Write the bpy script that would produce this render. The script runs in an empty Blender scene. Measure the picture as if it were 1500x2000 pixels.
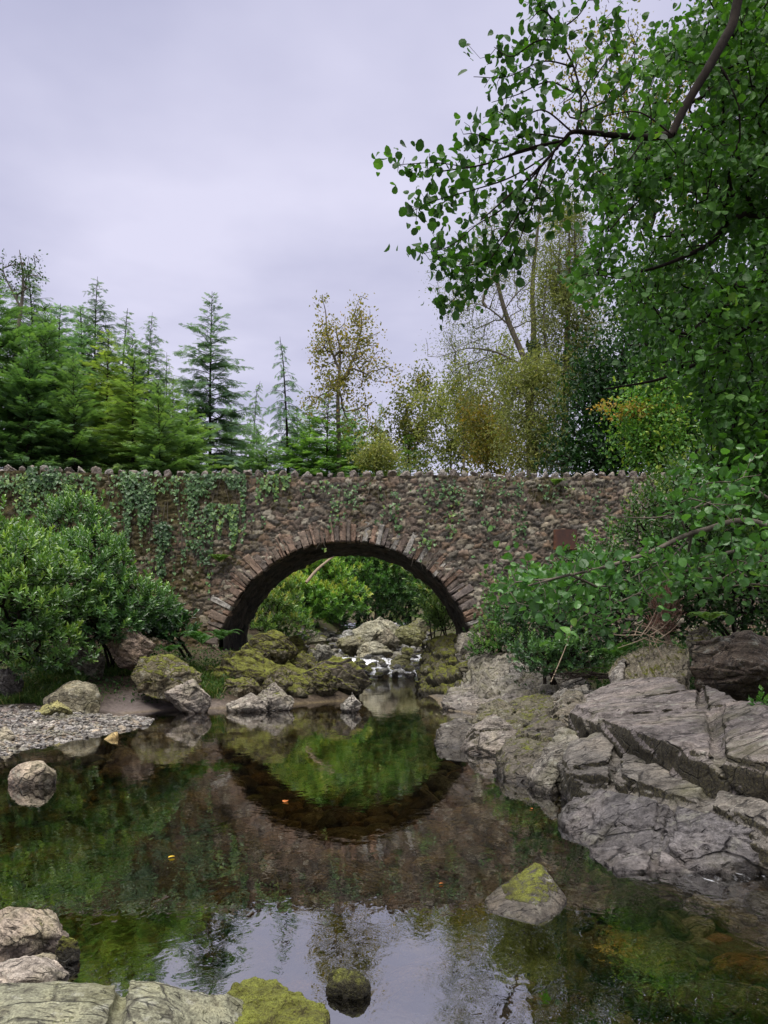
import bpy, bmesh, math, random
import numpy as np
from mathutils import Vector, Matrix

# ------------------------------------------------------------------ camera, sky, sun, exposure
SC = bpy.context.scene
COL = SC.collection
CZ, S = 1.5, 1511.0          # camera height over the pool, focal length in pixels of the 1500 px wide frame
cam_d = bpy.data.cameras.new("camera"); cam = bpy.data.objects.new("camera", cam_d); COL.objects.link(cam)
cam.location = (0, 0, CZ); cam.rotation_euler = (math.radians(90), 0, 0)
cam_d.sensor_fit = 'VERTICAL'; cam_d.sensor_height = 36; cam_d.sensor_width = 27
cam_d.lens = 36 * S / 2000; cam_d.shift_y = 231 / 2000
cam_d.clip_start = 0.05; cam_d.clip_end = 2000
SC.camera = cam
SC.view_settings.view_transform = 'Standard'; SC.view_settings.look = 'None'
SC.view_settings.exposure = 0.45; SC.view_settings.gamma = 1
SC.cycles.max_bounces = 7; SC.cycles.transparent_max_bounces = 12
SC.cycles.diffuse_bounces = 3; SC.cycles.glossy_bounces = 3; SC.cycles.transmission_bounces = 3
SC.cycles.caustics_reflective = False; SC.cycles.caustics_refractive = False
SC.cycles.sample_clamp_indirect = 6
SC.cycles.use_denoising = True

SUN_EL, SUN_AZ = math.radians(58), math.radians(200)     # high behind the camera, veiled by cloud
W = bpy.data.worlds.new("World"); SC.world = W; W.use_nodes = True
nt = W.node_tree; nt.nodes.clear()
def wn(t, **k):
    n = nt.nodes.new(t)
    for a, b in k.items(): setattr(n, a, b)
    return n
sky = wn('ShaderNodeTexSky', sky_type='NISHITA', sun_disc=False, sun_elevation=SUN_EL, sun_rotation=SUN_AZ)
bgA = wn('ShaderNodeBackground'); bgA.inputs[1].default_value = 0.07
nt.links.new(sky.outputs[0], bgA.inputs[0])
tc = wn('ShaderNodeTexCoord'); sep = wn('ShaderNodeSeparateXYZ'); nt.links.new(tc.outputs['Generated'], sep.inputs[0])
vd = wn('ShaderNodeVectorMath', operation='DIVIDE')          # flat cloud layer: direction / height
mx = wn('ShaderNodeMath', operation='MAXIMUM'); mx.inputs[1].default_value = 0.12
nt.links.new(sep.outputs[2], mx.inputs[0])
cmb = wn('ShaderNodeCombineXYZ')
for i in range(3): nt.links.new(mx.outputs[0], cmb.inputs[i])
nt.links.new(tc.outputs['Generated'], vd.inputs[0]); nt.links.new(cmb.outputs[0], vd.inputs[1])
cn = wn('ShaderNodeTexNoise'); cn.inputs['Scale'].default_value = 0.9; cn.inputs['Detail'].default_value = 5
cn.inputs['Roughness'].default_value = 0.5
nt.links.new(vd.outputs[0], cn.inputs['Vector'])
cr = wn('ShaderNodeValToRGB')
cr.color_ramp.elements[0].position = 0.36; cr.color_ramp.elements[0].color = (0.385, 0.390, 0.535, 1)
cr.color_ramp.elements[1].position = 0.68; cr.color_ramp.elements[1].color = (0.585, 0.575, 0.715, 1)
hz = wn('ShaderNodeMapRange'); hz.inputs['From Min'].default_value = 0.62; hz.inputs['From Max'].default_value = 0.08
hz.inputs['To Min'].default_value = -0.10; hz.inputs['To Max'].default_value = 0.16      # thinner cloud towards the horizon
nt.links.new(sep.outputs[2], hz.inputs[0]); ad = wn('ShaderNodeMath', operation='ADD'); nt.links.new(cn.outputs['Fac'], ad.inputs[0]); nt.links.new(hz.outputs[0], ad.inputs[1])
nt.links.new(ad.outputs[0], cr.inputs[0])
mr = wn('ShaderNodeMapRange'); mr.inputs['From Min'].default_value = 0.66; mr.inputs['From Max'].default_value = 0.95
mr.inputs['To Min'].default_value = 0.0; mr.inputs['To Max'].default_value = 1.0      # overcast: brightest overhead
nt.links.new(sep.outputs[2], mr.inputs[0])
mz = wn('ShaderNodeMix', data_type='RGBA'); mz.inputs['B'].default_value = (3.6, 3.45, 3.35, 1)
nt.links.new(mr.outputs[0], mz.inputs['Factor']); nt.links.new(cr.outputs[0], mz.inputs['A'])
bgB = wn('ShaderNodeBackground'); bgB.inputs[1].default_value = 1.0
nt.links.new(mz.outputs['Result'], bgB.inputs[0])
ms = wn('ShaderNodeMixShader'); ms.inputs[0].default_value = 0.93
nt.links.new(bgA.outputs[0], ms.inputs[1]); nt.links.new(bgB.outputs[0], ms.inputs[2])
wo = wn('ShaderNodeOutputWorld'); nt.links.new(ms.outputs[0], wo.inputs[0])

sd_ = bpy.data.lights.new("sun", 'SUN'); sd_.energy = 1.5; sd_.angle = math.radians(25); sd_.color = (1.0, 0.95, 0.87)
sun = bpy.data.objects.new("sun", sd_); COL.objects.link(sun); sun.location = (0, -10, 30)
sv = Vector((math.sin(SUN_AZ) * math.cos(SUN_EL), math.cos(SUN_AZ) * math.cos(SUN_EL), math.sin(SUN_EL)))
sun.rotation_euler = (-sv).to_track_quat('-Z', 'Y').to_euler()

# ------------------------------------------------------------------ helpers
RNG = np.random.default_rng(7)
def Q(px, py, Y): return np.array(((px - 750) / S * Y, Y, CZ + (1231 - py) / S * Y))
def P(px, py, z): return Q(px, py, (CZ - z) * S / (py - 1231))
def sst(a, b, x):
    t = np.clip((x - a) / (b - a), 0, 1); return t * t * (3 - 2 * t)
def norm(v): return v / np.maximum(np.linalg.norm(v, axis=-1, keepdims=True), 1e-9)
def hsh(i, j, k, seed):
    with np.errstate(over='ignore'):
        h = (i.astype(np.int64) * 374761393 + j.astype(np.int64) * 668265263 + k.astype(np.int64) * 2147483647 + seed * 1274126177) & 0xffffffff
        h = ((h ^ (h >> 13)) * 1274126177) & 0xffffffff
        h = ((h ^ (h >> 16)) * 2246822519) & 0xffffffff
        h = h ^ (h >> 15)
    return (h & 0xffffff) / float(0x1000000)
def vnoise(p, seed=0):
    f = np.floor(p); i = f.astype(np.int64); t = p - f; t = t * t * (3 - 2 * t); r = 0
    for a in (0, 1):
        for b in (0, 1):
            for c in (0, 1):
                w = (t[:, 0] if a else 1 - t[:, 0]) * (t[:, 1] if b else 1 - t[:, 1]) * (t[:, 2] if c else 1 - t[:, 2])
                r = r + w * hsh(i[:, 0] + a, i[:, 1] + b, i[:, 2] + c, seed)
    return r * 2 - 1
def fbm(p, octv=4, seed=0, gain=.5):
    r, a = 0, 1.0
    for o in range(octv):
        r = r + a * vnoise(p * (2 ** o) + o * 17.3, seed + o); a *= gain
    return r
def worley(p, seed=0, jit=.9):
    i = np.floor(p).astype(np.int64); n = len(p)
    f1 = np.full(n, 9.); f2 = np.full(n, 9.); cid = np.zeros(n)
    for a in (-1, 0, 1):
        for b in (-1, 0, 1):
            for c in (-1, 0, 1):
                u, v, w = i[:, 0] + a, i[:, 1] + b, i[:, 2] + c
                q = np.stack((u + .5 + jit * (hsh(u, v, w, seed) - .5), v + .5 + jit * (hsh(u, v, w, seed + 1) - .5), w + .5 + jit * (hsh(u, v, w, seed + 2) - .5)), 1)
                d = np.linalg.norm(p - q, axis=1); h = hsh(u, v, w, seed + 3)
                near = d < f1
                f2 = np.where(near, f1, np.minimum(f2, d)); cid = np.where(near, h, cid); f1 = np.where(near, d, f1)
    return f1, f2, cid

def build(name, V, Fs, mat, parent=None, smooth=False, attrs=None):
    """one mesh object from arrays; Fs = one face array or a list of them; attrs: name -> per-vertex values (n) or colours (n,3)"""
    if not isinstance(Fs, (list, tuple)): Fs = [Fs]
    Fs = [np.asarray(f, dtype=np.int32) for f in Fs if len(f)]
    me = bpy.data.meshes.new(name); V = np.asarray(V, dtype=np.float32)
    me.vertices.add(len(V)); me.vertices.foreach_set('co', V.ravel())
    cnt = np.concatenate([np.full(len(f), f.shape[1], dtype=np.int32) for f in Fs]); idx = np.concatenate([f.ravel() for f in Fs])
    me.loops.add(len(idx)); me.loops.foreach_set('vertex_index', idx)
    me.polygons.add(len(cnt)); st = np.zeros(len(cnt), dtype=np.int32); st[1:] = np.cumsum(cnt)[:-1]
    me.polygons.foreach_set('loop_start', st); me.polygons.foreach_set('loop_total', cnt)
    me.polygons.foreach_set('use_smooth', np.full(len(cnt), smooth, dtype=bool))
    for k, a in (attrs or {}).items():
        a = np.asarray(a, dtype=np.float32)
        if a.ndim == 1:
            at = me.attributes.new(k, 'FLOAT', 'POINT'); at.data.foreach_set('value', a)
        else:
            at = me.attributes.new(k, 'FLOAT_COLOR', 'POINT')
            at.data.foreach_set('color', np.concatenate((a, np.ones((len(a), 1), dtype=np.float32)), 1).ravel())
    me.update(calc_edges=True); me.validate()
    if mat: me.materials.append(mat)
    o = bpy.data.objects.new(name, me); COL.objects.link(o)
    if parent: o.parent = parent
    return o
def tag(o, label=None, cat=None, group=None, kind=None):
    if label: o['label'] = label
    if cat: o['category'] = cat
    if group: o['group'] = group
    if kind: o['kind'] = kind
    return o
def empty(name, label, cat, loc=(0, 0, 0), group=None):
    o = bpy.data.objects.new(name, None); COL.objects.link(o); o.location = Vector([float(c) for c in loc]); o.empty_display_size = .3
    return tag(o, label, cat, group)
def under(o, root):
    """parent keeps the world position although vertices were made in world space"""
    o.parent = root; o.matrix_parent_inverse = Matrix.Translation(-root.location)
    return o

# ------------------------------------------------------------------ materials
def newmat(name):
    m = bpy.data.materials.new(name); m.use_nodes = True; n = m.node_tree; n.nodes.clear(); return m, n
class NB:
    def __init__(s, n): s.n = n
    def __call__(s, t, ins=None, **k):
        x = s.n.nodes.new(t)
        for a, b in k.items(): setattr(x, a, b)
        for a, b in (ins or {}).items():
            if isinstance(b, bpy.types.NodeSocket): s.n.links.new(b, x.inputs[a])
            else: x.inputs[a].default_value = b
        return x
    def ramp(s, fac, stops, interp='LINEAR'):
        x = s.n.nodes.new('ShaderNodeValToRGB'); e = x.color_ramp.elements; x.color_ramp.interpolation = interp
        while len(e) < len(stops): e.new(.5)
        for q, (p, c) in zip(e, stops): q.position = p; q.color = (*c, 1) if len(c) == 3 else c
        s.n.links.new(fac, x.inputs[0]); return x.outputs[0]
    def noise(s, vec, scale, det=4, rough=.55, dist=0):
        x = s('ShaderNodeTexNoise', {'Vector': vec, 'Scale': scale, 'Detail': det, 'Roughness': rough, 'Distortion': dist}); return x.outputs['Fac']
    def mix(s, f, a, b, mode='MIX'):
        x = s('ShaderNodeMix', data_type='RGBA', blend_type=mode)
        for k, v in (('Factor', f), ('A', a), ('B', b)):
            i = x.inputs[k] if k == 'Factor' else [q for q in x.inputs if q.name == k and q.type == 'RGBA'][0]
            if isinstance(v, bpy.types.NodeSocket): s.n.links.new(v, i)
            else: i.default_value = v if not isinstance(v, tuple) or len(v) == 4 else (*v, 1)
        return [q for q in x.outputs if q.type == 'RGBA'][0]
    def math(s, op, a, b=0.0, clamp=False):
        x = s('ShaderNodeMath', operation=op); x.use_clamp = clamp
        for i, v in enumerate((a, b)):
            if isinstance(v, bpy.types.NodeSocket): s.n.links.new(v, x.inputs[i])
            else: x.inputs[i].default_value = v
        return x.outputs[0]
    def maprange(s, v, a, b, c=0., d=1.):
        x = s('ShaderNodeMapRange', {'Value': v, 'From Min': a, 'From Max': b, 'To Min': c, 'To Max': d}); return x.outputs[0]
    def attr(s, name):
        return s('ShaderNodeAttribute', attribute_name=name)

def leaf_mat(name, stops, transl=.3, rough=.45, spec=.5):
    m, n = newmat(name); b = NB(n)
    lv = b.attr('lv').outputs['Fac']
    c = b.ramp(lv, stops)
    oi = b('ShaderNodeObjectInfo'); c = b.mix(1.0, c, oi.outputs['Color'], 'MULTIPLY')
    p = b('ShaderNodeBsdfPrincipled', {'Base Color': c, 'Roughness': rough, 'Specular IOR Level': spec})
    t = b('ShaderNodeBsdfTranslucent', {'Color': b.mix(1.0, c, (1.25, 1.35, .6), 'MULTIPLY')})
    mxx = b('ShaderNodeMixShader', {0: transl, 1: p.outputs[0], 2: t.outputs[0]})
    b('ShaderNodeOutputMaterial', {0: mxx.outputs[0]}); return m
def bark_mat(name, c1, c2, scale=14):
    m, n = newmat(name); b = NB(n); tcx = b('ShaderNodeTexCoord').outputs['Object']
    mp = b('ShaderNodeMapping', {'Vector': tcx, 'Scale': (1, 1, .3)}).outputs[0]
    f = b.noise(mp, scale, 5, .65); c = b.ramp(f, [(.3, c1), (.7, c2)])
    bp = b('ShaderNodeBump', {'Height': f, 'Strength': .6, 'Distance': .02})
    p = b('ShaderNodeBsdfPrincipled', {'Base Color': c, 'Roughness': .95, 'Specular IOR Level': .1, 'Normal': bp.outputs[0]})
    b('ShaderNodeOutputMaterial', {0: p.outputs[0]}); return m
def rock_mat(name, fine=1.0):
    m, n = newmat(name); b = NB(n); co = b('ShaderNodeTexCoord').outputs['Object']
    tint = b.mix(1.0, b.attr('tint').outputs['Color'], (.74, .74, .72), 'MULTIPLY'); moss = b.attr('moss').outputs['Fac']; wet = b.attr('wet').outputs['Fac']
    n1 = b.noise(co, 2.2 * fine, 6, .6); n2 = b.noise(co, 11 * fine, 6, .65, .4); n3 = b.noise(co, 55 * fine, 4, .6)
    c = b.mix(1.0, tint, b.ramp(n1, [(.34, (.58, .56, .54)), (.5, (1, 1, 1)), (.66, (1.38, 1.33, 1.25))]), 'MULTIPLY')
    c = b.mix(1.0, c, b.ramp(n2, [(.36, (.42, .40, .39)), (.48, (.95, .95, .95)), (.64, (1.42, 1.43, 1.45))]), 'MULTIPLY')
    c = b.mix(1.0, c, b.ramp(n3, [(.36, (.66, .65, .64)), (.5, (1, 1, 1)), (.64, (1.3, 1.3, 1.3))]), 'MULTIPLY')
    wob = b('ShaderNodeTexNoise', {'Vector': co, 'Scale': 5 * fine, 'Detail': 4}).outputs['Color']
    wv = b('ShaderNodeVectorMath', {0: wob, 1: (.07 / fine,) * 3}, operation='MULTIPLY').outputs[0]
    cw = b('ShaderNodeVectorMath', {0: co, 1: wv}, operation='ADD').outputs[0]
    def cracks(scl, sc, w, lo, hi):                             # joints and fractures
        mp = b('ShaderNodeMapping', {'Vector': cw, 'Rotation': (.5, .35, .75), 'Scale': scl}).outputs[0]
        v = b('ShaderNodeTexVoronoi', {'Vector': mp, 'Scale': sc * fine}, feature='DISTANCE_TO_EDGE').outputs['Distance']
        e = b.maprange(v, 0, w, 1, 0); return b.math('MULTIPLY', e, b.maprange(b.noise(co, sc * fine * 1.3, 3, .6), lo, hi))
    k1 = cracks((.55, 1.7, 1.2), 2.6, .030, .42, .58); k2 = cracks((.8, 3.2, 2.0), 4.5, .055, .50, .62)
    st = b.math('MAXIMUM', k1, b.math('MULTIPLY', k2, .8))
    c = b.mix(b.math('MULTIPLY', st, .85), c, (.035, .030, .026))
    lich = b.math('MULTIPLY', b.maprange(b.noise(co, 6 * fine, 5, .7), .58, .66), .5)
    c = b.mix(lich, c, (.40, .40, .33))
    alg = b.math('MULTIPLY', b.maprange(b.noise(co, 1.7 * fine, 4, .6), .52, .70), .35)
    c = b.mix(alg, c, (.17, .17, .06))
    mm = b.maprange(b.math('ADD', b.math('ADD', moss, b.math('MULTIPLY', b.math('SUBTRACT', n2, .5), 1.1)), b.math('MULTIPLY', b.math('SUBTRACT', n1, .5), .6)), .42, .58)
    mc = b.ramp(b.math('ADD', b.math('MULTIPLY', n3, .5), b.math('ADD', b.math('MULTIPLY', b.noise(co, 3.5 * fine, 6, .7), .62), b.math('MULTIPLY', b.math('SUBTRACT', b('ShaderNodeSeparateXYZ', {0: b('ShaderNodeNewGeometry').outputs['Normal']}).outputs[2], .55), .16))),
                [(.34, (.030, .024, .008)), (.46, (.075, .064, .014)), (.57, (.170, .176, .024)), (.72, (.29, .32, .048))])
    c = b.mix(mm, c, mc)
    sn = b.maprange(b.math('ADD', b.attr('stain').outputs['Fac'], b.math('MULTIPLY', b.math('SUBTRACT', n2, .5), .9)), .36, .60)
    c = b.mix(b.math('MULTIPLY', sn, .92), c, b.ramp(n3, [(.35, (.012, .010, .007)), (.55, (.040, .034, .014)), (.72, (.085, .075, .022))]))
    c = b.mix(wet, c, b.mix(1.0, c, (.34, .31, .29), 'MULTIPLY'))
    h = b.math('ADD', b.math('MULTIPLY', n2, .7), b.math('MULTIPLY', n3, .3))
    h = b.math('ADD', h, b.math('MULTIPLY', st, -.8))
    hm = b.math('ADD', h, b.math('MULTIPLY', b.math('MULTIPLY', n3, mm), 1.6))
    bp = b('ShaderNodeBump', {'Height': hm, 'Strength': 1.0, 'Distance': .05 / fine})
    rg = b.math('SUBTRACT', b.maprange(n2, .3, .7, .62, .9), b.math('MULTIPLY', wet, .45), True)
    p = b('ShaderNodeBsdfPrincipled', {'Base Color': c, 'Roughness': rg, 'Normal': bp.outputs[0], 'Specular IOR Level': .4})
    b('ShaderNodeOutputMaterial', {0: p.outputs[0]}); return m
def wall_mat():
    m, n = newmat("rubble_masonry"); b = NB(n); co = b('ShaderNodeTexCoord').outputs['Object']
    tint = b.attr('tint').outputs['Color']; moss = b.attr('moss').outputs['Fac']
    n1 = b.noise(co, 9, 6, .65); n2 = b.noise(co, 1.1, 5, .6); n3 = b.noise(co, 34, 4, .65)
    c = b.mix(1.0, tint, b.ramp(n1, [(.34, (.48, .46, .44)), (.5, (1, 1, 1)), (.66, (1.5, 1.46, 1.42))]), 'MULTIPLY')
    c = b.mix(b.math('MULTIPLY', b.maprange(n3, .62, .70), .55), c, (.36, .35, .31))
    mm = b.maprange(b.math('ADD', moss, b.math('ADD', b.math('MULTIPLY', b.math('SUBTRACT', n1, .5), 1.2), b.math('MULTIPLY', b.math('SUBTRACT', n2, .5), 1.0))), .45, .62)
    mc = b.ramp(n3, [(.3, (.022, .017, .008)), (.5, (.060, .050, .015)), (.7, (.12, .115, .03))])
    c = b.mix(b.math('MULTIPLY', mm, .85), c, mc)
    bp = b('ShaderNodeBump', {'Height': b.math('ADD', n1, b.math('MULTIPLY', n3, .5)), 'Strength': .8, 'Distance': .04})
    p = b('ShaderNodeBsdfPrincipled', {'Base Color': c, 'Roughness': .9, 'Normal': bp.outputs[0], 'Specular IOR Level': .25})
    b('ShaderNodeOutputMaterial', {0: p.outputs[0]}); return m
def ground_mat():
    m, n = newmat("bank_earth"); b = NB(n); co = b('ShaderNodeTexCoord').outputs['Object']
    bed = b.attr('bed').outputs['Fac']; rk = b.attr('rock').outputs['Fac']; mud = b.attr('mud').outputs['Fac']
    n1 = b.noise(co, 1.3, 6, .65); n2 = b.noise(co, 13, 6, .7); n3 = b.noise(co, 60, 3, .6)
    soil = b.ramp(n2, [(.3, (.020, .014, .009)), (.5, (.055, .040, .025)), (.72, (.12, .09, .06))])
    gr = b.ramp(n3, [(.3, (.02, .03, .006)), (.7, (.09, .12, .025))])
    c = b.mix(b.math('MULTIPLY', b.maprange(n1, .45, .6), b.attr('veg').outputs['Fac']), soil, gr)
    c = b.mix(mud, c, b.ramp(n2, [(.3, (.12, .095, .085)), (.7, (.22, .185, .17))]))
    stone = b.ramp(n2, [(.3, (.05, .045, .04)), (.5, (.15, .135, .12)), (.7, (.28, .255, .23))])
    c = b.mix(rk, c, stone)
    bd = b.ramp(b.math('ADD', b.math('MULTIPLY', n1, .5), b.math('MULTIPLY', n2, .5)), [(.3, (.085, .066, .032)), (.5, (.21, .16, .075)), (.7, (.36, .29, .14))])
    c = b.mix(bed, c, bd)
    bp = b('ShaderNodeBump', {'Height': b.math('ADD', n2, b.math('MULTIPLY', n3, .4)), 'Strength': .7, 'Distance': .05})
    p = b('ShaderNodeBsdfPrincipled', {'Base Color': c, 'Roughness': .85, 'Normal': bp.outputs[0], 'Specular IOR Level': .3})
    b('ShaderNodeOutputMaterial', {0: p.outputs[0]}); return m
def water_mat():
    m, n = newmat("river_water"); b = NB(n); co = b('ShaderNodeTexCoord').outputs['Object']
    dep = b.attr('depth').outputs['Fac']; foam = b.attr('foam').outputs['Fac']; chop = b.attr('chop').outputs['Fac']
    mp = b('ShaderNodeMapping', {'Vector': co, 'Scale': (1.5, 1, 1)}).outputs[0]
    w1 = b.noise(mp, 2.6, 3, .5, .6); w2 = b.noise(mp, 11, 2, .5, .8); w3 = b.noise(mp, .5, 2, .5)
    h = b.math('ADD', b.math('MULTIPLY', w1, .55), b.math('MULTIPLY', b.math('MULTIPLY', w2, .16), b.maprange(w3, .35, .65, .25, 1.2)))
    h = b.math('ADD', h, b.math('MULTIPLY', b.math('MULTIPLY', w2, chop), 2.6))
    bp = b('ShaderNodeBump', {'Height': h, 'Strength': .16, 'Distance': .022})
    fr = b('ShaderNodeFresnel', {'IOR': 3.0, 'Normal': bp.outputs[0]})
    k = [b.math('POWER', 2.718, b.math('MULTIPLY', dep, -v)) for v in (.95, 1.25, 2.4)]
    tint = b('ShaderNodeCombineColor', {0: k[0], 1: k[1], 2: k[2]})
    tr = b('ShaderNodeBsdfTransparent', {'Color': tint.outputs[0]})
    gl = b('ShaderNodeBsdfGlossy', {'Roughness': .0, 'Normal': bp.outputs[0], 'Color': (1, 1, 1, 1)})
    s = b('ShaderNodeMixShader', {0: b.math('ADD', fr.outputs[0], .12, True), 1: tr.outputs[0], 2: gl.outputs[0]})
    fn = b.noise(b('ShaderNodeMapping', {'Vector': co, 'Scale': (2.2, .8, 1)}).outputs[0], 7, 5, .7, 1.0)
    ff = b.maprange(b.math('ADD', foam, b.math('MULTIPLY', b.math('SUBTRACT', fn, .5), 1.5)), .45, .75)
    df = b('ShaderNodeBsdfDiffuse', {'Color': (.78, .80, .84, 1), 'Normal': bp.outputs[0]})
    s2 = b('ShaderNodeMixShader', {0: b.math('MULTIPLY', ff, .9), 1: s.outputs[0], 2: df.outputs[0]})
    b('ShaderNodeOutputMaterial', {0: s2.outputs[0]}); return m
def rust_mat():
    m, n = newmat("rusty_iron"); b = NB(n); co = b('ShaderNodeTexCoord').outputs['Object']
    n1 = b.noise(co, 5, 6, .7, .5); n2 = b.noise(co, 30, 4, .7)
    sx = b('ShaderNodeSeparateXYZ', {0: co}).outputs
    edge = b.math('ADD', b.maprange(sx[0], -.16, -.32), b.maprange(sx[2], -.12, -.26))
    f = b.math('ADD', b.math('MULTIPLY', n1, .75), b.math('MULTIPLY', edge, .22))
    c = b.ramp(f, [(.3, (.045, .020, .016)), (.5, (.085, .032, .018)), (.68, (.22, .085, .02)), (.9, (.40, .20, .035))])
    c = b.mix(b.math('MULTIPLY', b.maprange(n2, .6, .7), .5), c, (.03, .017, .012))
    bp = b('ShaderNodeBump', {'Height': n2, 'Strength': .5, 'Distance': .01})
    p = b('ShaderNodeBsdfPrincipled', {'Base Color': c, 'Roughness': .8, 'Normal': bp.outputs[0]})
    b('ShaderNodeOutputMaterial', {0: p.outputs[0]}); return m

M = {}
M['rock'] = rock_mat("weathered_rock"); M['rock_near'] = rock_mat("weathered_rock_fine", 2.2)
M['wall'] = wall_mat(); M['ground'] = ground_mat(); M['water'] = water_mat(); M['rust'] = rust_mat()
M['bark_dark'] = bark_mat("dark_bark", (.007, .0055, .0045), (.026, .020, .016))
M['bark_grey'] = bark_mat("grey_bark", (.07, .062, .05), (.19, .165, .13))
M['bark_pale'] = bark_mat("pale_dry_wood", (.20, .15, .10), (.42, .34, .25))
M['alder'] = leaf_mat("alder_leaf", [(0, (.020, .058, .012)), (.4, (.048, .135, .020)), (.75, (.085, .205, .028)), (1, (.15, .27, .045))], .38, .5, .3)
M['hazel'] = leaf_mat("hazel_leaf", [(0, (.028, .085, .018)), (.5, (.060, .175, .030)), (.85, (.105, .26, .045)), (1, (.18, .33, .06))], .35, .36, .6)
M['laurel'] = leaf_mat("laurel_leaf", [(0, (.022, .060, .020)), (.5, (.070, .165, .044)), (.85, (.135, .275, .065)), (1, (.25, .40, .08))], .22, .30, .7)
M['rhodo'] = leaf_mat("rhododendron_leaf", [(0, (.026, .066, .016)), (.5, (.085, .180, .036)), (.85, (.19, .30, .06)), (1, (.32, .31, .075))], .25, .38, .5)
M['ivy'] = leaf_mat("ivy_leaf", [(0, (.024, .058, .020)), (.5, (.060, .135, .040)), (.85, (.115, .225, .055)), (1, (.21, .32, .06))], .15, .40, .5)
M['needle'] = leaf_mat("conifer_needle", [(0, (.070, .120, .070)), (.5, (.150, .230, .115)), (.85, (.240, .335, .14)), (1, (.32, .40, .15))], .4, .55, .3)
M['olive'] = leaf_mat("willow_leaf", [(0, (.085, .115, .035)), (.5, (.185, .215, .062)), (.85, (.27, .30, .085)), (1, (.38, .36, .10))], .35, .55, .3)
M['gold'] = leaf_mat("autumn_leaf", [(0, (.10, .125, .028)), (.5, (.25, .225, .045)), (.85, (.40, .28, .05)), (1, (.46, .22, .035))], .35, .55, .3)
M['broad'] = leaf_mat("broadleaf", [(0, (.018, .048, .014)), (.5, (.045, .110, .024)), (.85, (.085, .175, .034)), (1, (.20, .25, .05))], .3, .5, .35)
M['fern'] = leaf_mat("fern_leaf", [(0, (.03, .08, .018)), (.5, (.06, .16, .03)), (1, (.16, .27, .05))], .3, .5, .3)
M['grass'] = leaf_mat("grass_blade", [(0, (.03, .06, .012)), (.5, (.065, .13, .025)), (.85, (.13, .20, .045)), (1, (.24, .20, .08))], .25, .5, .3)
M['dead'] = leaf_mat("dead_twig", [(0, (.10, .055, .045)), (.5, (.22, .125, .10)), (1, (.33, .21, .17))], .1, .8, .2)
M['yellow'] = leaf_mat("yellow_leaf", [(0, (.55, .36, .02)), (1, (.75, .50, .04))], .2, .5, .4)
M['orange'] = leaf_mat("orange_leaf", [(0, (.40, .12, .02)), (1, (.55, .17, .03))], .2, .5, .4)

# ------------------------------------------------------------------ leaf and branch builders
def oval(w=.36, fold=.08, curl=-.08):
    v = [(0, 0, 0), (0, .40, .0), (0, .75, curl * .4), (0, 1, curl)]
    for s in (-1, 1): v += [(s * w * .72, .16, fold * .7), (s * w, .52, fold), (s * w * .66, .86, fold * .5 + curl * .5)]
    f4 = [(0, 1, 5, 4), (1, 2, 6, 5), (0, 7, 8, 1), (1, 8, 9, 2)]; f3 = [(2, 3, 6), (2, 9, 3)]
    return np.array(v, float), [np.array(f4), np.array(f3)]
def dia(w=.3, fold=.08):
    return np.array([(0, 0, 0), (w, .5, fold), (0, 1, -.05), (-w, .5, fold)], float), [np.array([(0, 1, 2), (0, 2, 3)])]
def heart(w=.5):
    v = [(0, 0, 0), (w * .9, -.08, .05), (w, .3, .08), (0, 1, -.1), (-w, .3, .08), (-w * .9, -.08, .05)]
    return np.array(v, float), [np.array([(0, 1, 2), (0, 2, 3), (0, 3, 4), (0, 4, 5)])]
def spray(seed=1, w=.05):
    """a flat conifer twig: one axis and side shoots, length 1"""
    v, f = [], []
    def blade(o, d, l, ww):
        d = np.array(d, float); d /= np.linalg.norm(d); s = np.array((d[1], -d[0], 0)); n = len(v); o = np.array(o, float)
        v.extend([o, o + d * l * .4 + s * ww, o + d * l, o + d * l * .4 - s * ww]); f.extend([(n, n + 1, n + 2), (n, n + 2, n + 3)])
    r = random.Random(seed)
    blade((0, 0, 0), (0, 1, 0), 1, w)
    for i in range(1, 7):
        t = i / 7.5; l = .46 * (1 - t * .75)
        for sgn in (-1, 1): blade((0, t, -.02), (sgn * 1.0, .75 + r.uniform(-.15, .15), r.uniform(-.25, .05)), l, w * .9)
    return np.array(v), [np.array(f)]
T = {'oval': oval(), 'round': oval(.46, .07, -.1), 'long': oval(.19, .05, -.12), 'dia': dia(), 'slim': dia(.14, .03), 'heart': heart(), 'spray': spray(1)}

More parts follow.
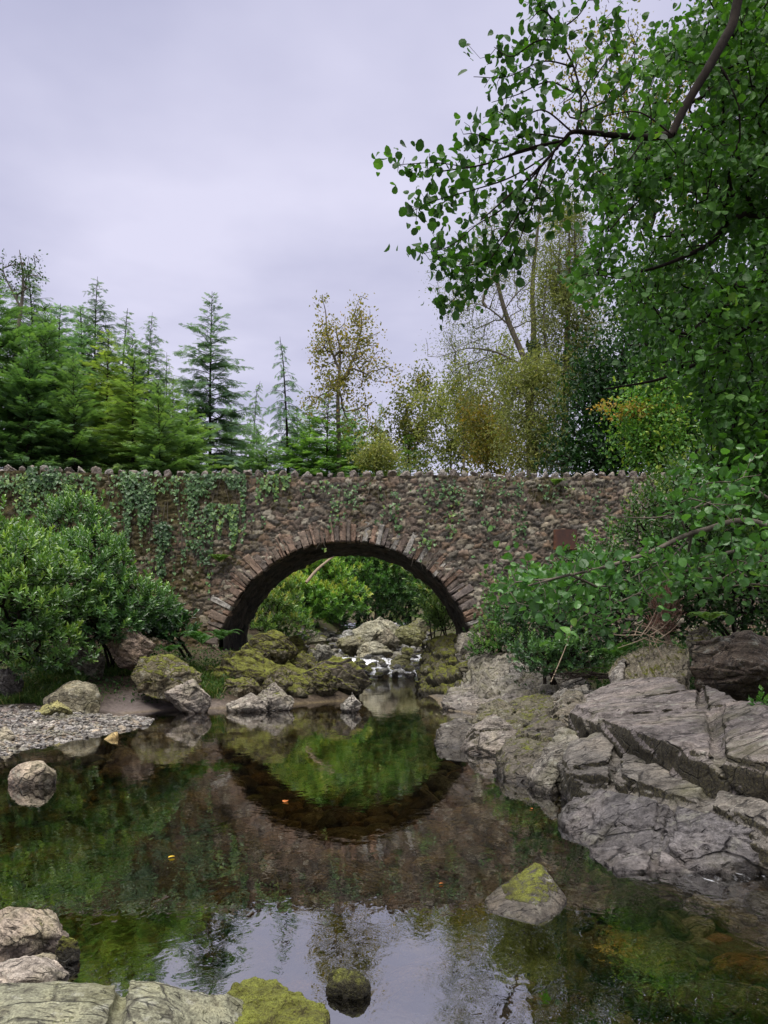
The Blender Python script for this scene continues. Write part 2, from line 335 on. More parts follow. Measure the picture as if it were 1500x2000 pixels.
MIXED = {'round': [oval(.45, .07, -.1), oval(.36, .14, -.28), oval(.40, -.08, .12), oval(.48, .02, -.35), oval(.30, .18, -.15)], 'long': [oval(.19, .05, -.12), oval(.15, .10, -.25), oval(.22, .03, -.05), oval(.17, .08, .10)]}
def scatter(tmpl, pos, axis, nrm, scale):
    tv, tf = tmpl; n = len(pos); m = len(tv)
    t = norm(axis); nn = norm(nrm - (nrm * t).sum(1, keepdims=True) * t); b = np.cross(t, nn)
    V = pos[:, None, :] + scale[:, None, None] * (tv[None, :, 0:1] * b[:, None] + tv[None, :, 1:2] * t[:, None] + tv[None, :, 2:3] * nn[:, None])
    off = (np.arange(n) * m)[:, None, None]
    return V.reshape(-1, 3), [(f[None] + off).reshape(-1, f.shape[1]) for f in tf], m
def leaves(name, tmpl, pos, axis, nrm, scale, lv, mat, parent=None):
    if tmpl in MIXED:                                            # several differently curled leaves
        pick = np.random.default_rng(len(pos)).integers(len(MIXED[tmpl]), size=len(pos)); Vs, Fs, Ls, off = [], [], [], 0
        for q, t in enumerate(MIXED[tmpl]):
            i = pick == q
            V, F, m = scatter(t, pos[i], axis[i], nrm[i], scale[i]); Vs.append(V); Fs += [f + off for f in F]; off += len(V); Ls.append(np.repeat(lv[i], m))
        return build(name, np.concatenate(Vs), Fs, mat, parent, False, {'lv': np.clip(np.concatenate(Ls), 0, 1)})
    V, F, m = scatter(T[tmpl], pos, axis, nrm, scale)
    return build(name, V, F, mat, parent, False, {'lv': np.repeat(np.clip(lv, 0, 1), m)})
def tubes(A, B, ra, rb, k=5):
    A = np.asarray(A, float); B = np.asarray(B, float); n = len(A)
    d = norm(B - A); ref = np.where(np.abs(d[:, 2:3]) > .9, np.array([[1., 0, 0]]), np.array([[0, 0, 1.]]))
    u = norm(np.cross(d, ref)); w = np.cross(d, u); ang = np.arange(k) * 2 * math.pi / k
    ring = np.cos(ang)[None, :, None] * u[:, None] + np.sin(ang)[None, :, None] * w[:, None]
    V = np.concatenate((A[:, None] + ring * np.asarray(ra)[:, None, None], B[:, None] + ring * np.asarray(rb)[:, None, None]), 1)
    j = np.arange(k); q = np.stack((j, (j + 1) % k, (j + 1) % k + k, j + k), 1)
    F = (q[None] + (np.arange(n) * 2 * k)[:, None, None]).reshape(-1, 4)
    return V.reshape(-1, 3), F
def polytube(pts, radii, k=8):
    """one continuous tapering tube along a polyline"""
    pts = np.asarray(pts, float); n = len(pts); d = norm(np.gradient(pts, axis=0))
    u = np.zeros_like(pts); ref = np.array((0., 0, 1)) if abs(d[0, 2]) < .9 else np.array((1., 0, 0)); u[0] = norm(np.cross(d[0], ref))
    for i in range(1, n): x = u[i - 1] - d[i] * np.dot(u[i - 1], d[i]); u[i] = norm(x)
    w = np.cross(d, u); ang = np.arange(k) * 2 * math.pi / k
    V = pts[:, None] + (np.cos(ang)[None, :, None] * u[:, None] + np.sin(ang)[None, :, None] * w[:, None]) * np.asarray(radii)[:, None, None]
    j = np.arange(k); F = np.concatenate([np.stack((j, (j + 1) % k, (j + 1) % k + k, j + k), 1) + i * k for i in range(n - 1)])
    return V.reshape(-1, 3), F
def smoothline(pts, n=12):
    pts = np.asarray(pts, float); out = []
    P_ = np.concatenate((2 * pts[:1] - pts[1:2], pts, 2 * pts[-1:] - pts[-2:-1]))
    for i in range(1, len(P_) - 2):
        for t in np.linspace(0, 1, n, endpoint=False):
            a, b, c, d = P_[i - 1], P_[i], P_[i + 1], P_[i + 2]
            out.append(.5 * ((2 * b) + (c - a) * t + (2 * a - 5 * b + 4 * c - d) * t * t + (3 * b - a - 3 * c + d) * t ** 3))
    out.append(pts[-1]); return np.array(out)
def join(parts):
    V, F, o = [], [], 0
    for v, f in parts: V.append(v); F.append(np.asarray(f) + o); o += len(v)
    return np.concatenate(V), F
def skeleton(roots, tips, seg, bias=.35, jit=.06, rng=RNG, sag=0.0):
    """grow twigs from the limbs (list of polylines) to every tip; returns nodes, parents, weights, tip index, tip direction"""
    cap = 400000; N = np.zeros((cap, 3)); par = np.full(cap, -1); dist = np.zeros(cap); n = 0; isroot = 0
    for pl in roots:
        for i, p in enumerate(pl):
            N[n] = p; par[n] = n - 1 if i else -1
            dist[n] = dist[n - 1] + np.linalg.norm(N[n] - N[n - 1]) if i else 0
            n += 1
    isroot = n
    R0 = N[:n].copy()
    dd = np.array([np.min(np.linalg.norm(R0 - t, axis=1)) for t in tips]); order = np.argsort(dd)
    ti = np.zeros(len(tips), int)
    for o in order:
        a = tips[o]; d = np.linalg.norm(N[:n] - a, axis=1); i = int(np.argmin(d + bias * dist[:n] * .5)); q = N[i].copy(); D = d[i]
        pd = N[i] - N[par[i]] if par[i] >= 0 else a - q
        pd = pd / max(np.linalg.norm(pd), 1e-6); ctrl = q + pd * D * .35 + np.array((0, 0, -sag * D)); k = max(1, int(math.ceil(D / seg))); prev = i
        for s in range(1, k + 1):
            t = s / k; p = (1 - t) ** 2 * q + 2 * t * (1 - t) * ctrl + t * t * a
            if s < k: p = p + rng.normal(size=3) * jit * seg
            N[n] = p; par[n] = prev; dist[n] = dist[prev] + np.linalg.norm(N[n] - N[prev]); prev = n; n += 1
        ti[o] = prev
    wgt = np.zeros(n)
    wgt[ti] = 1
    for i in range(n - 1, -1, -1):
        if par[i] >= 0: wgt[par[i]] += wgt[i]
    N = N[:n]; par = par[:n]
    td = norm(N[ti] - N[np.maximum(par[ti], 0)])
    return N, par, np.maximum(wgt, 1), ti, td, isroot
def twig_mesh(N, par, w, r0, power=.42, k=4, isroot=0, rmax=9.):
    ch = np.where(par >= 0)[0]; ch = ch[ch >= isroot]; pa = par[ch]
    rc = np.minimum(r0 * w[ch] ** power, rmax); rp = np.minimum(r0 * w[pa] ** power, np.minimum(rc * 1.35, rmax))
    return tubes(N[pa], N[ch], rp, rc, k)
def cluster(tips, tdir, n, spread, size, droop, rng=RNG, up=.6, szvar=.45, back=.6):
    """n leaves round every tip; returns pos, axis, normal, scale"""
    m = len(tips); p = np.repeat(tips, n, 0); d = np.repeat(tdir, n, 0); r = rng.normal(size=(m * n, 3))
    p = p + r * spread * .5 - d * rng.uniform(0, back, (m * n, 1)) * spread * 2
    ax = norm(d * .5 + rng.normal(size=(m * n, 3)) * .75 + np.array((0, 0, -droop)))
    nr = norm(rng.normal(size=(m * n, 3)) * .8 + np.array((0, 0, up)))
    return p, ax, nr, size * (1 + szvar * rng.uniform(-1, 1, m * n))
def blob_points(n, blobs, rng, shell=.5):
    """points in a union of ellipsoids (centre, radii), denser near their skins"""
    w = np.array([b[1][0] * b[1][1] * b[1][2] for b in blobs]) ** .75; idx = rng.choice(len(blobs), n, p=w / w.sum())
    c = np.array([b[0] for b in blobs])[idx]; r = np.array([b[1] for b in blobs])[idx]
    d = norm(rng.normal(size=(n, 3))); rad = rng.uniform(0, 1, (n, 1)) ** (1 / 3) * (1 - shell) + shell * rng.uniform(.75, 1.03, (n, 1))
    rad = rad * (1 + .38 * fbm(d * 1.9 + c * 1.3, 3, 21))[:, None] * np.where(rng.random((n, 1)) < .08, rng.uniform(1.05, 1.42, (n, 1)), 1)
    return c + d * r * rad
# ------------------------------------------------------------------ ground and water
SHORE = np.array([(-9, -4), (-8, 6), (-5.6, 8.2), (-4.55, 9.3), (-4.2, 10.6), (-3.7, 12.2), (-3.9, 13.1), (-4.6, 13.9), (-4.0, 14.5), (-3.0, 14.9), (-1.9, 15.6),
                  (-.6, 16.6), (-.6, 18.5), (-1.5, 21), (-2.1, 24), (-2.6, 30), (-2.8, 40), (-2.5, 70), (2.3, 70), (2.2, 40), (2.0, 30), (1.3, 24),
                  (.95, 20), (.95, 17), (1.1, 14.6), (1.9, 13.0), (1.9, 11), (1.7, 10), (1.9, 8), (1.9, 6.4), (2.1, 5.5), (2.6, 5.1), (3.6, 5.0), (6, 4.2), (9, -4)])
def signed_dist(p, poly):
    d = np.full(len(p), 1e9); ins = np.zeros(len(p), bool); n = len(poly)
    for i in range(n):
        a, b = poly[i], poly[(i + 1) % n]; ab = b - a
        t = np.clip(((p - a) @ ab) / (ab @ ab), 0, 1); d = np.minimum(d, np.linalg.norm(p - a - t[:, None] * ab, axis=1))
        c = ((a[1] > p[:, 1]) != (b[1] > p[:, 1])) & (p[:, 0] < (b[0] - a[0]) * (p[:, 1] - a[1]) / (b[1] - a[1] + 1e-12) + a[0]); ins ^= c
    return np.where(ins, -d, d)
def zs(y):                                    # level of the stream
    return np.interp(y, [0, 23.2, 25, 28, 33, 40, 60, 100], [0, 0, .22, .58, .92, 1.25, 2.0, 3.0])
def ground_z(x, y, noise=True):
    p = np.stack((x, y), 1); sd = signed_dist(p, SHORE); w = zs(y)
    bedd = -np.minimum(.10 + .22 * np.maximum(-sd, 0), .85)
    shallow = sst(.2, 2.2, x) * (1 - sst(4.4, 6.0, y)); bedd = bedd * (1 - .55 * shallow)
    bedd = np.where(y > 24, np.maximum(bedd, -.18), bedd)
    left = x < np.interp(y, [0, 70], [0, 0])
    capL = np.interp(y, [0, 8, 12.8, 14, 16.6, 19, 23, 32, 60, 120], [.5, .3, .22, .35, 1.05, 1.35, 2.4, 4.0, 6.5, 11]); slL = np.interp(y, [0, 8, 13, 14.5, 17, 22, 30], [.25, .12, .10, .5, .6, .6, .8])
    capR = np.interp(y, [0, 6, 10, 14, 19, 23, 32, 60, 120], [.9, 1.0, 1.15, 1.25, 1.4, 2.4, 4.0, 6.5, 11]); slR = np.interp(y, [0, 8, 13, 17, 19, 22, 30], [.35, .3, .24, .26, .4, .6, .8])
    cap = np.where(left, capL, capR); sl = np.where(left, slL, slR); s = np.maximum(sd, 0)
    rise = cap * (1 - np.exp(-s * sl / cap)) + np.minimum(np.maximum(s - 14, 0) * .06, 14)
    z = w + np.where(sd < 0, bedd, rise - .02)
    if noise:
        q = np.stack((x, y, np.zeros_like(x)), 1); z = z + fbm(q * .9, 3, 5) * .05 * np.clip(np.abs(sd) * 2, .3, 1) + fbm(q * 4, 2, 9) * .018
    return z, sd
def gz(x, y):
    return float(ground_z(np.array([float(x)]), np.array([float(y)]), False)[0][0])
def axis(fine0, fine1, step, lo, hi, g=1.16):
    a = list(np.arange(fine0, fine1 + 1e-6, step)); s = step
    while a[-1] < hi: s *= g; a.append(a[-1] + s)
    s = step
    while a[0] > lo: s *= g; a.insert(0, a[0] - s)
    return np.array(a)
def gridfaces(nx, ny):
    i = np.arange(nx - 1)[None, :] + np.arange(ny - 1)[:, None] * nx
    return np.stack((i, i + 1, i + nx + 1, i + nx), -1).reshape(-1, 4)
gx, gy = axis(-9, 9, .11, -260, 260), axis(-1.5, 27, .11, -40, 420)
X, Y = [a.ravel() for a in np.meshgrid(gx, gy)]
Z, SD = ground_z(X, Y)
mud = sst(13.2, 13.7, Y) * (1 - sst(14.6, 15.4, Y)) * sst(-5.4, -4.7, X) * (1 - sst(-3.2, -2.4, X))
mud = np.maximum(mud, .8 * (1 - sst(12.0, 14.2, Y)) * sst(7, 9, Y) * (X < -2.5))
rk = .55 * sst(.5, 1.0, X) * sst(10.5, 12.5, Y) * (1 - sst(17.5, 19, Y)) * (1 - sst(1.2, 2.6, SD))
tag(build('ground', np.stack((X, Y, Z), 1), gridfaces(len(gx), len(gy)), M['ground'], smooth=True,
          attrs={'bed': 1 - sst(-.06, .05, Z - zs(Y)), 'rock': rk, 'mud': mud, 'veg': np.maximum(sst(1.3, 2.6, SD), sst(20, 24, Y))}), kind='structure')
# pool and stream surface
wx, wy = axis(-6, 6, .10, -14, 14), np.arange(-3, 62, .12)
X, Y = [a.ravel() for a in np.meshgrid(wx, wy)]
Zg, SD = ground_z(X, Y); q = np.stack((X, Y, 0 * X), 1)
rap = sst(23.3, 24.2, Y); step = worley(np.stack((X * .5, Y * .8, 0 * X), 1), 31)
Zw = zs(Y) + rap * ((step[2] - .5) * .16 + fbm(q * 2.5, 3, 3) * .07)
foam = rap * (.22 + .38 * (step[2] > .55)) * np.interp(Y, [23, 24, 29, 36, 60], [0, 1, 1, .75, .5])
foam = np.maximum(foam, .36 * (1 - sst(4.70, 4.95, Y)) * sst(4.45, 4.62, Y) * sst(1.4, 2.0, X))
chop = np.maximum(sst(20.5, 23.5, Y), .55 * sst(1.2, 2.2, X) * (1 - sst(4.6, 5.2, Y)) * sst(3.2, 4.2, Y))
tag(build('water', np.stack((X, Y, Zw), 1), gridfaces(len(wx), len(wy)), M['water'], smooth=True,
          attrs={'depth': np.clip(Zw - Zg, 0, 1.4) * .68, 'foam': foam, 'chop': chop}), kind='structure')

# ------------------------------------------------------------------ the bridge
BY, BB = 19.0, 22.6                              # front and back face
AX, AZ, AR = -.93, .47, 3.22                     # centre and radius of the arch
SPX, SPZ = 3.03, 1.5                             # half span at the springing
def walltop(x): return 5.28 + .12 * sst(-4.5, -9, x) + .02 * np.sin(x * 1.3) - .03 * sst(3, 7, x)
bridge = empty('stone_bridge', "rubble stone road bridge with one round arch over the river", 'bridge', (AX, BY, 0))
def stone_face(name, y0, step, x0, x1, sgn, seed):
    xs, us = np.arange(x0, x1, step), np.linspace(0, 1, int(6.0 / step))
    X, U = [a.ravel() for a in np.meshgrid(xs, us)]; Z = -.6 + U * (walltop(X) + .6)
    q = np.stack((X, 0 * X, Z), 1); wob = np.stack((fbm(q * 1.8, 3, 1), 0 * X, fbm(q * 1.8, 3, 2)), 1) * .085
    p = (q + wob) / np.array((.22, 1, .124)); p[:, 1] = .5
    row = np.floor(p[:, 2]); p[:, 0] += .5 * (row % 2)
    f1, f2, cid = worley(p, seed, .75); e = f2 - f1
    small = worley(p * 2.1 + 7, seed + 9, .8)
    use = cid < .28; e = np.where(use, (small[1] - small[0]) * .8, e); cid = np.where(use, small[2], cid)
    joint = sst(.03, .20, e); h = joint * (.015 + .034 * cid) + .02 * fbm(q * 5, 3, 8)
    h *= 1 - .0 * X
    pal = np.array([(.125, .094, .082), (.18, .130, .108), (.082, .072, .068), (.225, .185, .150), (.140, .116, .100), (.18, .124, .094), (.105, .090, .080), (.28, .245, .21)])
    ci = (cid * 797).astype(int) % len(pal); col = pal[ci] * (.8 + .4 * ((cid * 131) % 1))[:, None]
    left = sst(-2, -5, X); brown = sst(3.6, 5.2, Z) * .5
    col = col * (1 - .25 * left[:, None] * np.array((0, .15, .4)))
    mort = np.array((.085, .072, .060)); col = col * np.array((1.20, 1.25, 1.13)); col = mort + (col - mort) * sst(.02, .18, e)[:, None]
    moss = .22 + .26 * left + .18 * sst(3.2, 5.2, Z) + .10 * (1 - joint) - .14 * sst(1.5, 4.5, X) * sst(4.6, 3.4, Z)
    rr = np.hypot(X - AX, Z - AZ); V = np.stack((X, y0 - sgn * h, Z), 1); F = gridfaces(len(xs), len(us))
    c = V[F].mean(1); rc = np.hypot(c[:, 0] - AX, c[:, 2] - AZ)
    hole = ((rc < AR + .12) & (c[:, 2] > SPZ - .1)) | ((np.abs(c[:, 0] - AX) < SPX + .10) & (c[:, 2] <= SPZ))
    F = F[~hole]
    if sgn < 0: F = F[:, ::-1]
    used, inv = np.unique(F, return_inverse=True)
    o = build(name, V[used], inv.reshape(-1, 4), M['wall'], smooth=True, attrs={'tint': col[used], 'moss': moss[used]}); return under(o, bridge)
stone_face('spandrel_wall', BY, .030, -15, 13, 1, 3)
stone_face('back_wall', BB, .12, -15, 13, -1, 4)
# arch ring of rough thin voussoirs
def wedge_ring(y0):
    r = random.Random(5); V, F, C, Ms = [], [], [], []
    a0 = math.asin((SPZ - AZ) / AR); a = a0 - .06; i = 0
    while a < math.pi - a0 + .06:
        low = 1 - math.sin(a); da = r.choice((r.uniform(.018, .036), r.uniform(.03, .056))) * (1 + .5 * low); a1 = a + da - .004
        ro = AR + r.uniform(.38, .58) - (.12 if r.random() < .2 else 0); fr = y0 - r.uniform(.03, .07); ri = AR + r.uniform(-.02, .02)
        n = len(V); am = (a + a1) / 2; ins = .3
        for (aa, rr, yy) in ((a, ri, y0 + .35), (a1, ri, y0 + .35), (a1, ro, y0 + .35), (a, ro, y0 + .35),
                             (a, ri, fr + .035), (a1, ri, fr + .035), (a1, ro, fr + .045), (a, ro, fr + .045),
                             (a + (am - a) * ins, ri + .03, fr), (a1 - (a1 - am) * ins, ri + .03, fr), (a1 - (a1 - am) * ins, ro - .05, fr + .01), (a + (am - a) * ins, ro - .05, fr + .01)):
            aa += r.uniform(-.006, .006); rr += r.uniform(-.016, .016); yy += r.uniform(-.016, .016)
            V.append((AX + rr * math.cos(aa), yy, AZ + rr * math.sin(aa)))
        for q in ((0, 4, 7, 3), (1, 2, 6, 5), (3, 7, 6, 2), (0, 1, 5, 4), (4, 5, 9, 8), (5, 6, 10, 9), (6, 7, 11, 10), (7, 4, 8, 11), (8, 9, 10, 11)): F.append([n + k for k in q])
        k = r.random(); red = sst(-.9, .2, math.cos(a) * -1)
        base = np.array(r.choice([(.30, .18, .13), (.25, .165, .13), (.33, .22, .17), (.19, .135, .11), (.15, .12, .11), (.29, .215, .175)]))
        if k < .10: base = np.array((.50, .48, .47))
        elif math.cos(a) > .15: base = np.array(r.choice([(.19, .15, .14), (.26, .19, .165), (.14, .115, .12), (.30, .18, .13)]))
        base = (base * .62 + np.array((.19, .160, .138)) * .38) * np.array((.98, .99, .92)); C += [base * r.uniform(.75, 1.15)] * 12; Ms += [r.uniform(.10, .36)] * 12
        a += da; i += 1
    return under(build('arch_ring', V, np.array(F), M['wall'], attrs={'tint': np.array(C), 'moss': np.array(Ms)}), bridge)
wedge_ring(BY)
# soffit
na, nyy = 150, 60; a0 = math.asin((SPZ - AZ) / AR)
angs = np.concatenate((np.full(14, a0), np.linspace(a0, math.pi - a0, na), np.full(14, math.pi - a0))); zdn = np.concatenate((np.linspace(-.7, SPZ, 14, endpoint=False), np.zeros(na), np.linspace(SPZ, -.7, 15)[1:]))
A, Yy = [q.ravel() for q in np.meshgrid(angs, np.linspace(BY + .02, BB + .02, nyy))]; ZD = np.tile(zdn, nyy); leg = np.tile(np.concatenate((np.ones(14), np.zeros(na), np.ones(14))), nyy) > .5
px_ = AX + AR * np.cos(A); pz_ = np.where(leg, ZD, AZ + AR * np.sin(A)); q = np.stack((px_, Yy, pz_), 1)
f1, f2, cid = worley(np.stack((A * 14, Yy * 3.2, ZD * 6), 1), 12); dsp = .05 * sst(.02, .2, f2 - f1) * cid + .03 * fbm(q * 3, 3, 2)
rad = np.stack((np.cos(A), 0 * A, np.where(leg, 0, np.sin(A))), 1); q = q - rad * dsp[:, None]
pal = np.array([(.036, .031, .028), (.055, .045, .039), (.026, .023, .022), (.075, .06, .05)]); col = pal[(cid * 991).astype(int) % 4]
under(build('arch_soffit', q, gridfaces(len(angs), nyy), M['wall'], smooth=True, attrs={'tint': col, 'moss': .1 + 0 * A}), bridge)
# deck between the parapets
V, F = [], []
xs = np.linspace(-15, 13, 57)
for x in xs: V += [(x, BY + .35, 4.35), (x, BB - .35, 4.35), (x, BY + .35, float(walltop(x)) - .01), (x, BB - .35, float(walltop(x)) - .01), (x, BY - .01, float(walltop(x)) - .012), (x, BB + .01, float(walltop(x)) - .012)]
for i in range(len(xs) - 1):
    a, b = i * 6, i * 6 + 6
    F += [(a, b, b + 1, a + 1), (a, a + 2, b + 2, b), (a + 1, b + 1, b + 3, a + 3), (a + 2, a + 4, b + 4, b + 2), (a + 3, b + 3, b + 5, a + 5)]
under(build('road_deck', V, np.array(F), M['wall'], attrs={'tint': np.tile((.30, .26, .23), (len(V), 1)), 'moss': np.full(len(V), .12)}), bridge)

# ------------------------------------------------------------------ rocks
DG = None
def hull_mesh(pts, voxel, smooth=3):
    bm = bmesh.new()
    for block in (pts if isinstance(pts, list) else [pts]):
        vs = [bm.verts.new([float(c) for c in p]) for p in block]
        bmesh.ops.convex_hull(bm, input=vs)
        bmesh.ops.delete(bm, geom=[v for v in vs if v.is_valid and not v.link_faces], context='VERTS')
    me = bpy.data.meshes.new('tmp'); bm.to_mesh(me); bm.free()
    o = bpy.data.objects.new('tmp', me); COL.objects.link(o); md = o.modifiers.new('r', 'REMESH'); md.mode = 'VOXEL'; md.voxel_size = voxel
    dg = bpy.context.evaluated_depsgraph_get(); ev = o.evaluated_get(dg); m2 = ev.to_mesh()
    n = len(m2.vertices); V = np.zeros(n * 3); m2.vertices.foreach_get('co', V); V = V.reshape(-1, 3)
    lt = np.zeros(len(m2.polygons), int); m2.polygons.foreach_get('loop_total', lt); li = np.zeros(len(m2.loops), int); m2.loops.foreach_get('vertex_index', li)
    ls = np.zeros(len(m2.polygons), int); m2.polygons.foreach_get('loop_start', ls)
    Fs = [li[ls[lt == k][:, None] + np.arange(k)] for k in (3, 4) if (lt == k).any()]
    E = np.zeros(len(m2.edges) * 2, int); m2.edges.foreach_get('vertices', E); E = E.reshape(-1, 2)
    ev.to_mesh_clear(); bpy.data.objects.remove(o); bpy.data.meshes.remove(me)
    deg = np.bincount(E.ravel(), minlength=n)[:, None].clip(1)
    for _ in range(smooth):
        A = np.zeros_like(V); np.add.at(A, E[:, 0], V[E[:, 1]]); np.add.at(A, E[:, 1], V[E[:, 0]]); V = V * .4 + .6 * A / deg
    return V, Fs
def vnormals(V, Fs):
    N = np.zeros_like(V)
    for f in Fs:
        fn = np.cross(V[f[:, 1]] - V[f[:, 0]], V[f[:, -1]] - V[f[:, 0]])
        for k in range(f.shape[1]): np.add.at(N, f[:, k], fn)
    return norm(N)
def rockmesh(name, pts, mat='rock', tint=(.24, .22, .2), top=.0, side=.0, wet=.0, rough=.9, bed=(.25, .35, .9), thick=.22, seed=0, voxel=None, smooth=2, wl=0.0, parent=None, dark=.0, darktop=.0, lump=1.0):
    allp = np.concatenate(pts) if isinstance(pts, list) else np.asarray(pts, float); pts = pts if isinstance(pts, list) else allp; ext = allp.max(0) - allp.min(0); sz = float(np.prod(np.maximum(ext, .05)) ** (1 / 3))
    voxel = voxel or max(sz / 55, .008)
    V, Fs = hull_mesh(pts, voxel, smooth); N = vnormals(V, Fs); o = seed * 11.7
    b = np.array(bed, float); b /= np.linalg.norm(b)
    d = fbm(V / sz * 1.6 + o, 3, seed) * .055 * sz * lump + fbm(V / sz * 6 + o, 3, seed + 3) * .018 * sz
    t = V @ b / (thick * sz) + fbm(V / sz * 2 + o, 2, seed + 5) * .5; saw = t - np.floor(t)
    d += (saw ** 2 - .4) * .045 * sz * (1 - np.abs(N @ b))                     # broken bedding steps on the sides
    ex = norm(np.cross(b, (.3, 1, .1))); ey = np.cross(b, ex); U = np.stack((V @ ex, V @ ey, V @ b), 1) / sz; U = U + np.stack([fbm(V / sz * 2.5 + o, 3, seed + q) for q in (1, 2, 3)], 1) * .07
    for (fx, fy, fz, amp, cw, cd) in ((1.1, 2.2, 3.2, .055, .09, .035), (2.6, 5.5, 6.5, .022, .13, .018)):       # joints: blocks stand proud of one another
        w = worley(U * np.array((fx, fy, fz)) + o, seed + 8, .95); e = w[1] - w[0]
        d += (w[2] - .5) * amp * sz * sst(.0, .05, e) * (1 - (1 - lump) * np.abs(N @ b)) - (1 - sst(.0, cw, e)) * cd * sz
    V = V + N * (d * rough)[:, None]; N = vnormals(V, Fs)
    m = top * sst(.25, .8, N[:, 2]) + side * sst(.75, .2, N[:, 2])
    m *= np.where(V[:, 2] < wl + .05, .25, 1.0)
    if mat == 'rock': V = V + N * (np.clip(m, 0, 1) * (fbm(V * 8, 3, 7) * .028 + fbm(V * 24, 2, 8) * .012))[:, None]
    if mat == 'rock_near': V = V + N * (np.clip(m, 0, 1) * (fbm(V * 45, 2, 7) * .006 + fbm(V * 14, 2, 8) * .008))[:, None]
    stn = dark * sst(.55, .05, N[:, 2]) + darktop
    wt = np.maximum(wet, 1 - sst(wl + .02, wl + .09 + .05 * fbm(V * 5, 2, 4), V[:, 2])) if wl > -5 else np.full(len(V), wet)
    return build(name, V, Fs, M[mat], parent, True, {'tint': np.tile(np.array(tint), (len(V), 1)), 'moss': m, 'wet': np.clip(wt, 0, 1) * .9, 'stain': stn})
def rock(name, label, pts, group=None, cat='rock', **k):
    return tag(rockmesh(name, pts, **k), label, cat, group)
def boulder_pts(l, r, t, b, Y, seed=0, n=18, depth=.8, lean=0, sink=.3, flat=.0):
    rg = np.random.default_rng(seed + 100); d = norm(rg.normal(size=(n, 3))); d = np.concatenate((d, np.array([(1, 0, .1), (-1, 0, .1), (0, -1, .1), (0, 1, .1), (.1, 0, 1.)])))
    d = np.sign(d) * np.abs(d) ** .85
    w = (r - l) / S * Y / 2; dp = w * depth; Yc = Y + dp * .75; w = (r - l) / S * Yc / 2; cx = ((l + r) / 2 - 750) / S * Yc
    zb = CZ + (1231 - b) / S * Y; zt = CZ + (1231 - t) / S * Yc; h = (zt - zb) / (1 - flat * .3)
    q = d * rg.uniform(.88, 1.04, (len(d), 1)); z = np.where(q[:, 2] > 0, q[:, 2] * h * .72, q[:, 2] * (h * .28 + sink))
    z = np.minimum(z + h * .28, h * (1 - flat * .3)); x = q[:, 0] * w + lean * (z / max(h, .01) - .3) * w
    return np.stack((cx + x, Yc + q[:, 1] * dp, zb + z), 1)
GREY, WARM, PINK, DARK, PALE, OCH = (.27, .25, .225), (.29, .235, .175), (.33, .275, .25), (.115, .10, .085), (.40, .375, .33), (.33, .29, .19)
wY = lambda b: CZ * S / (b - 1231)
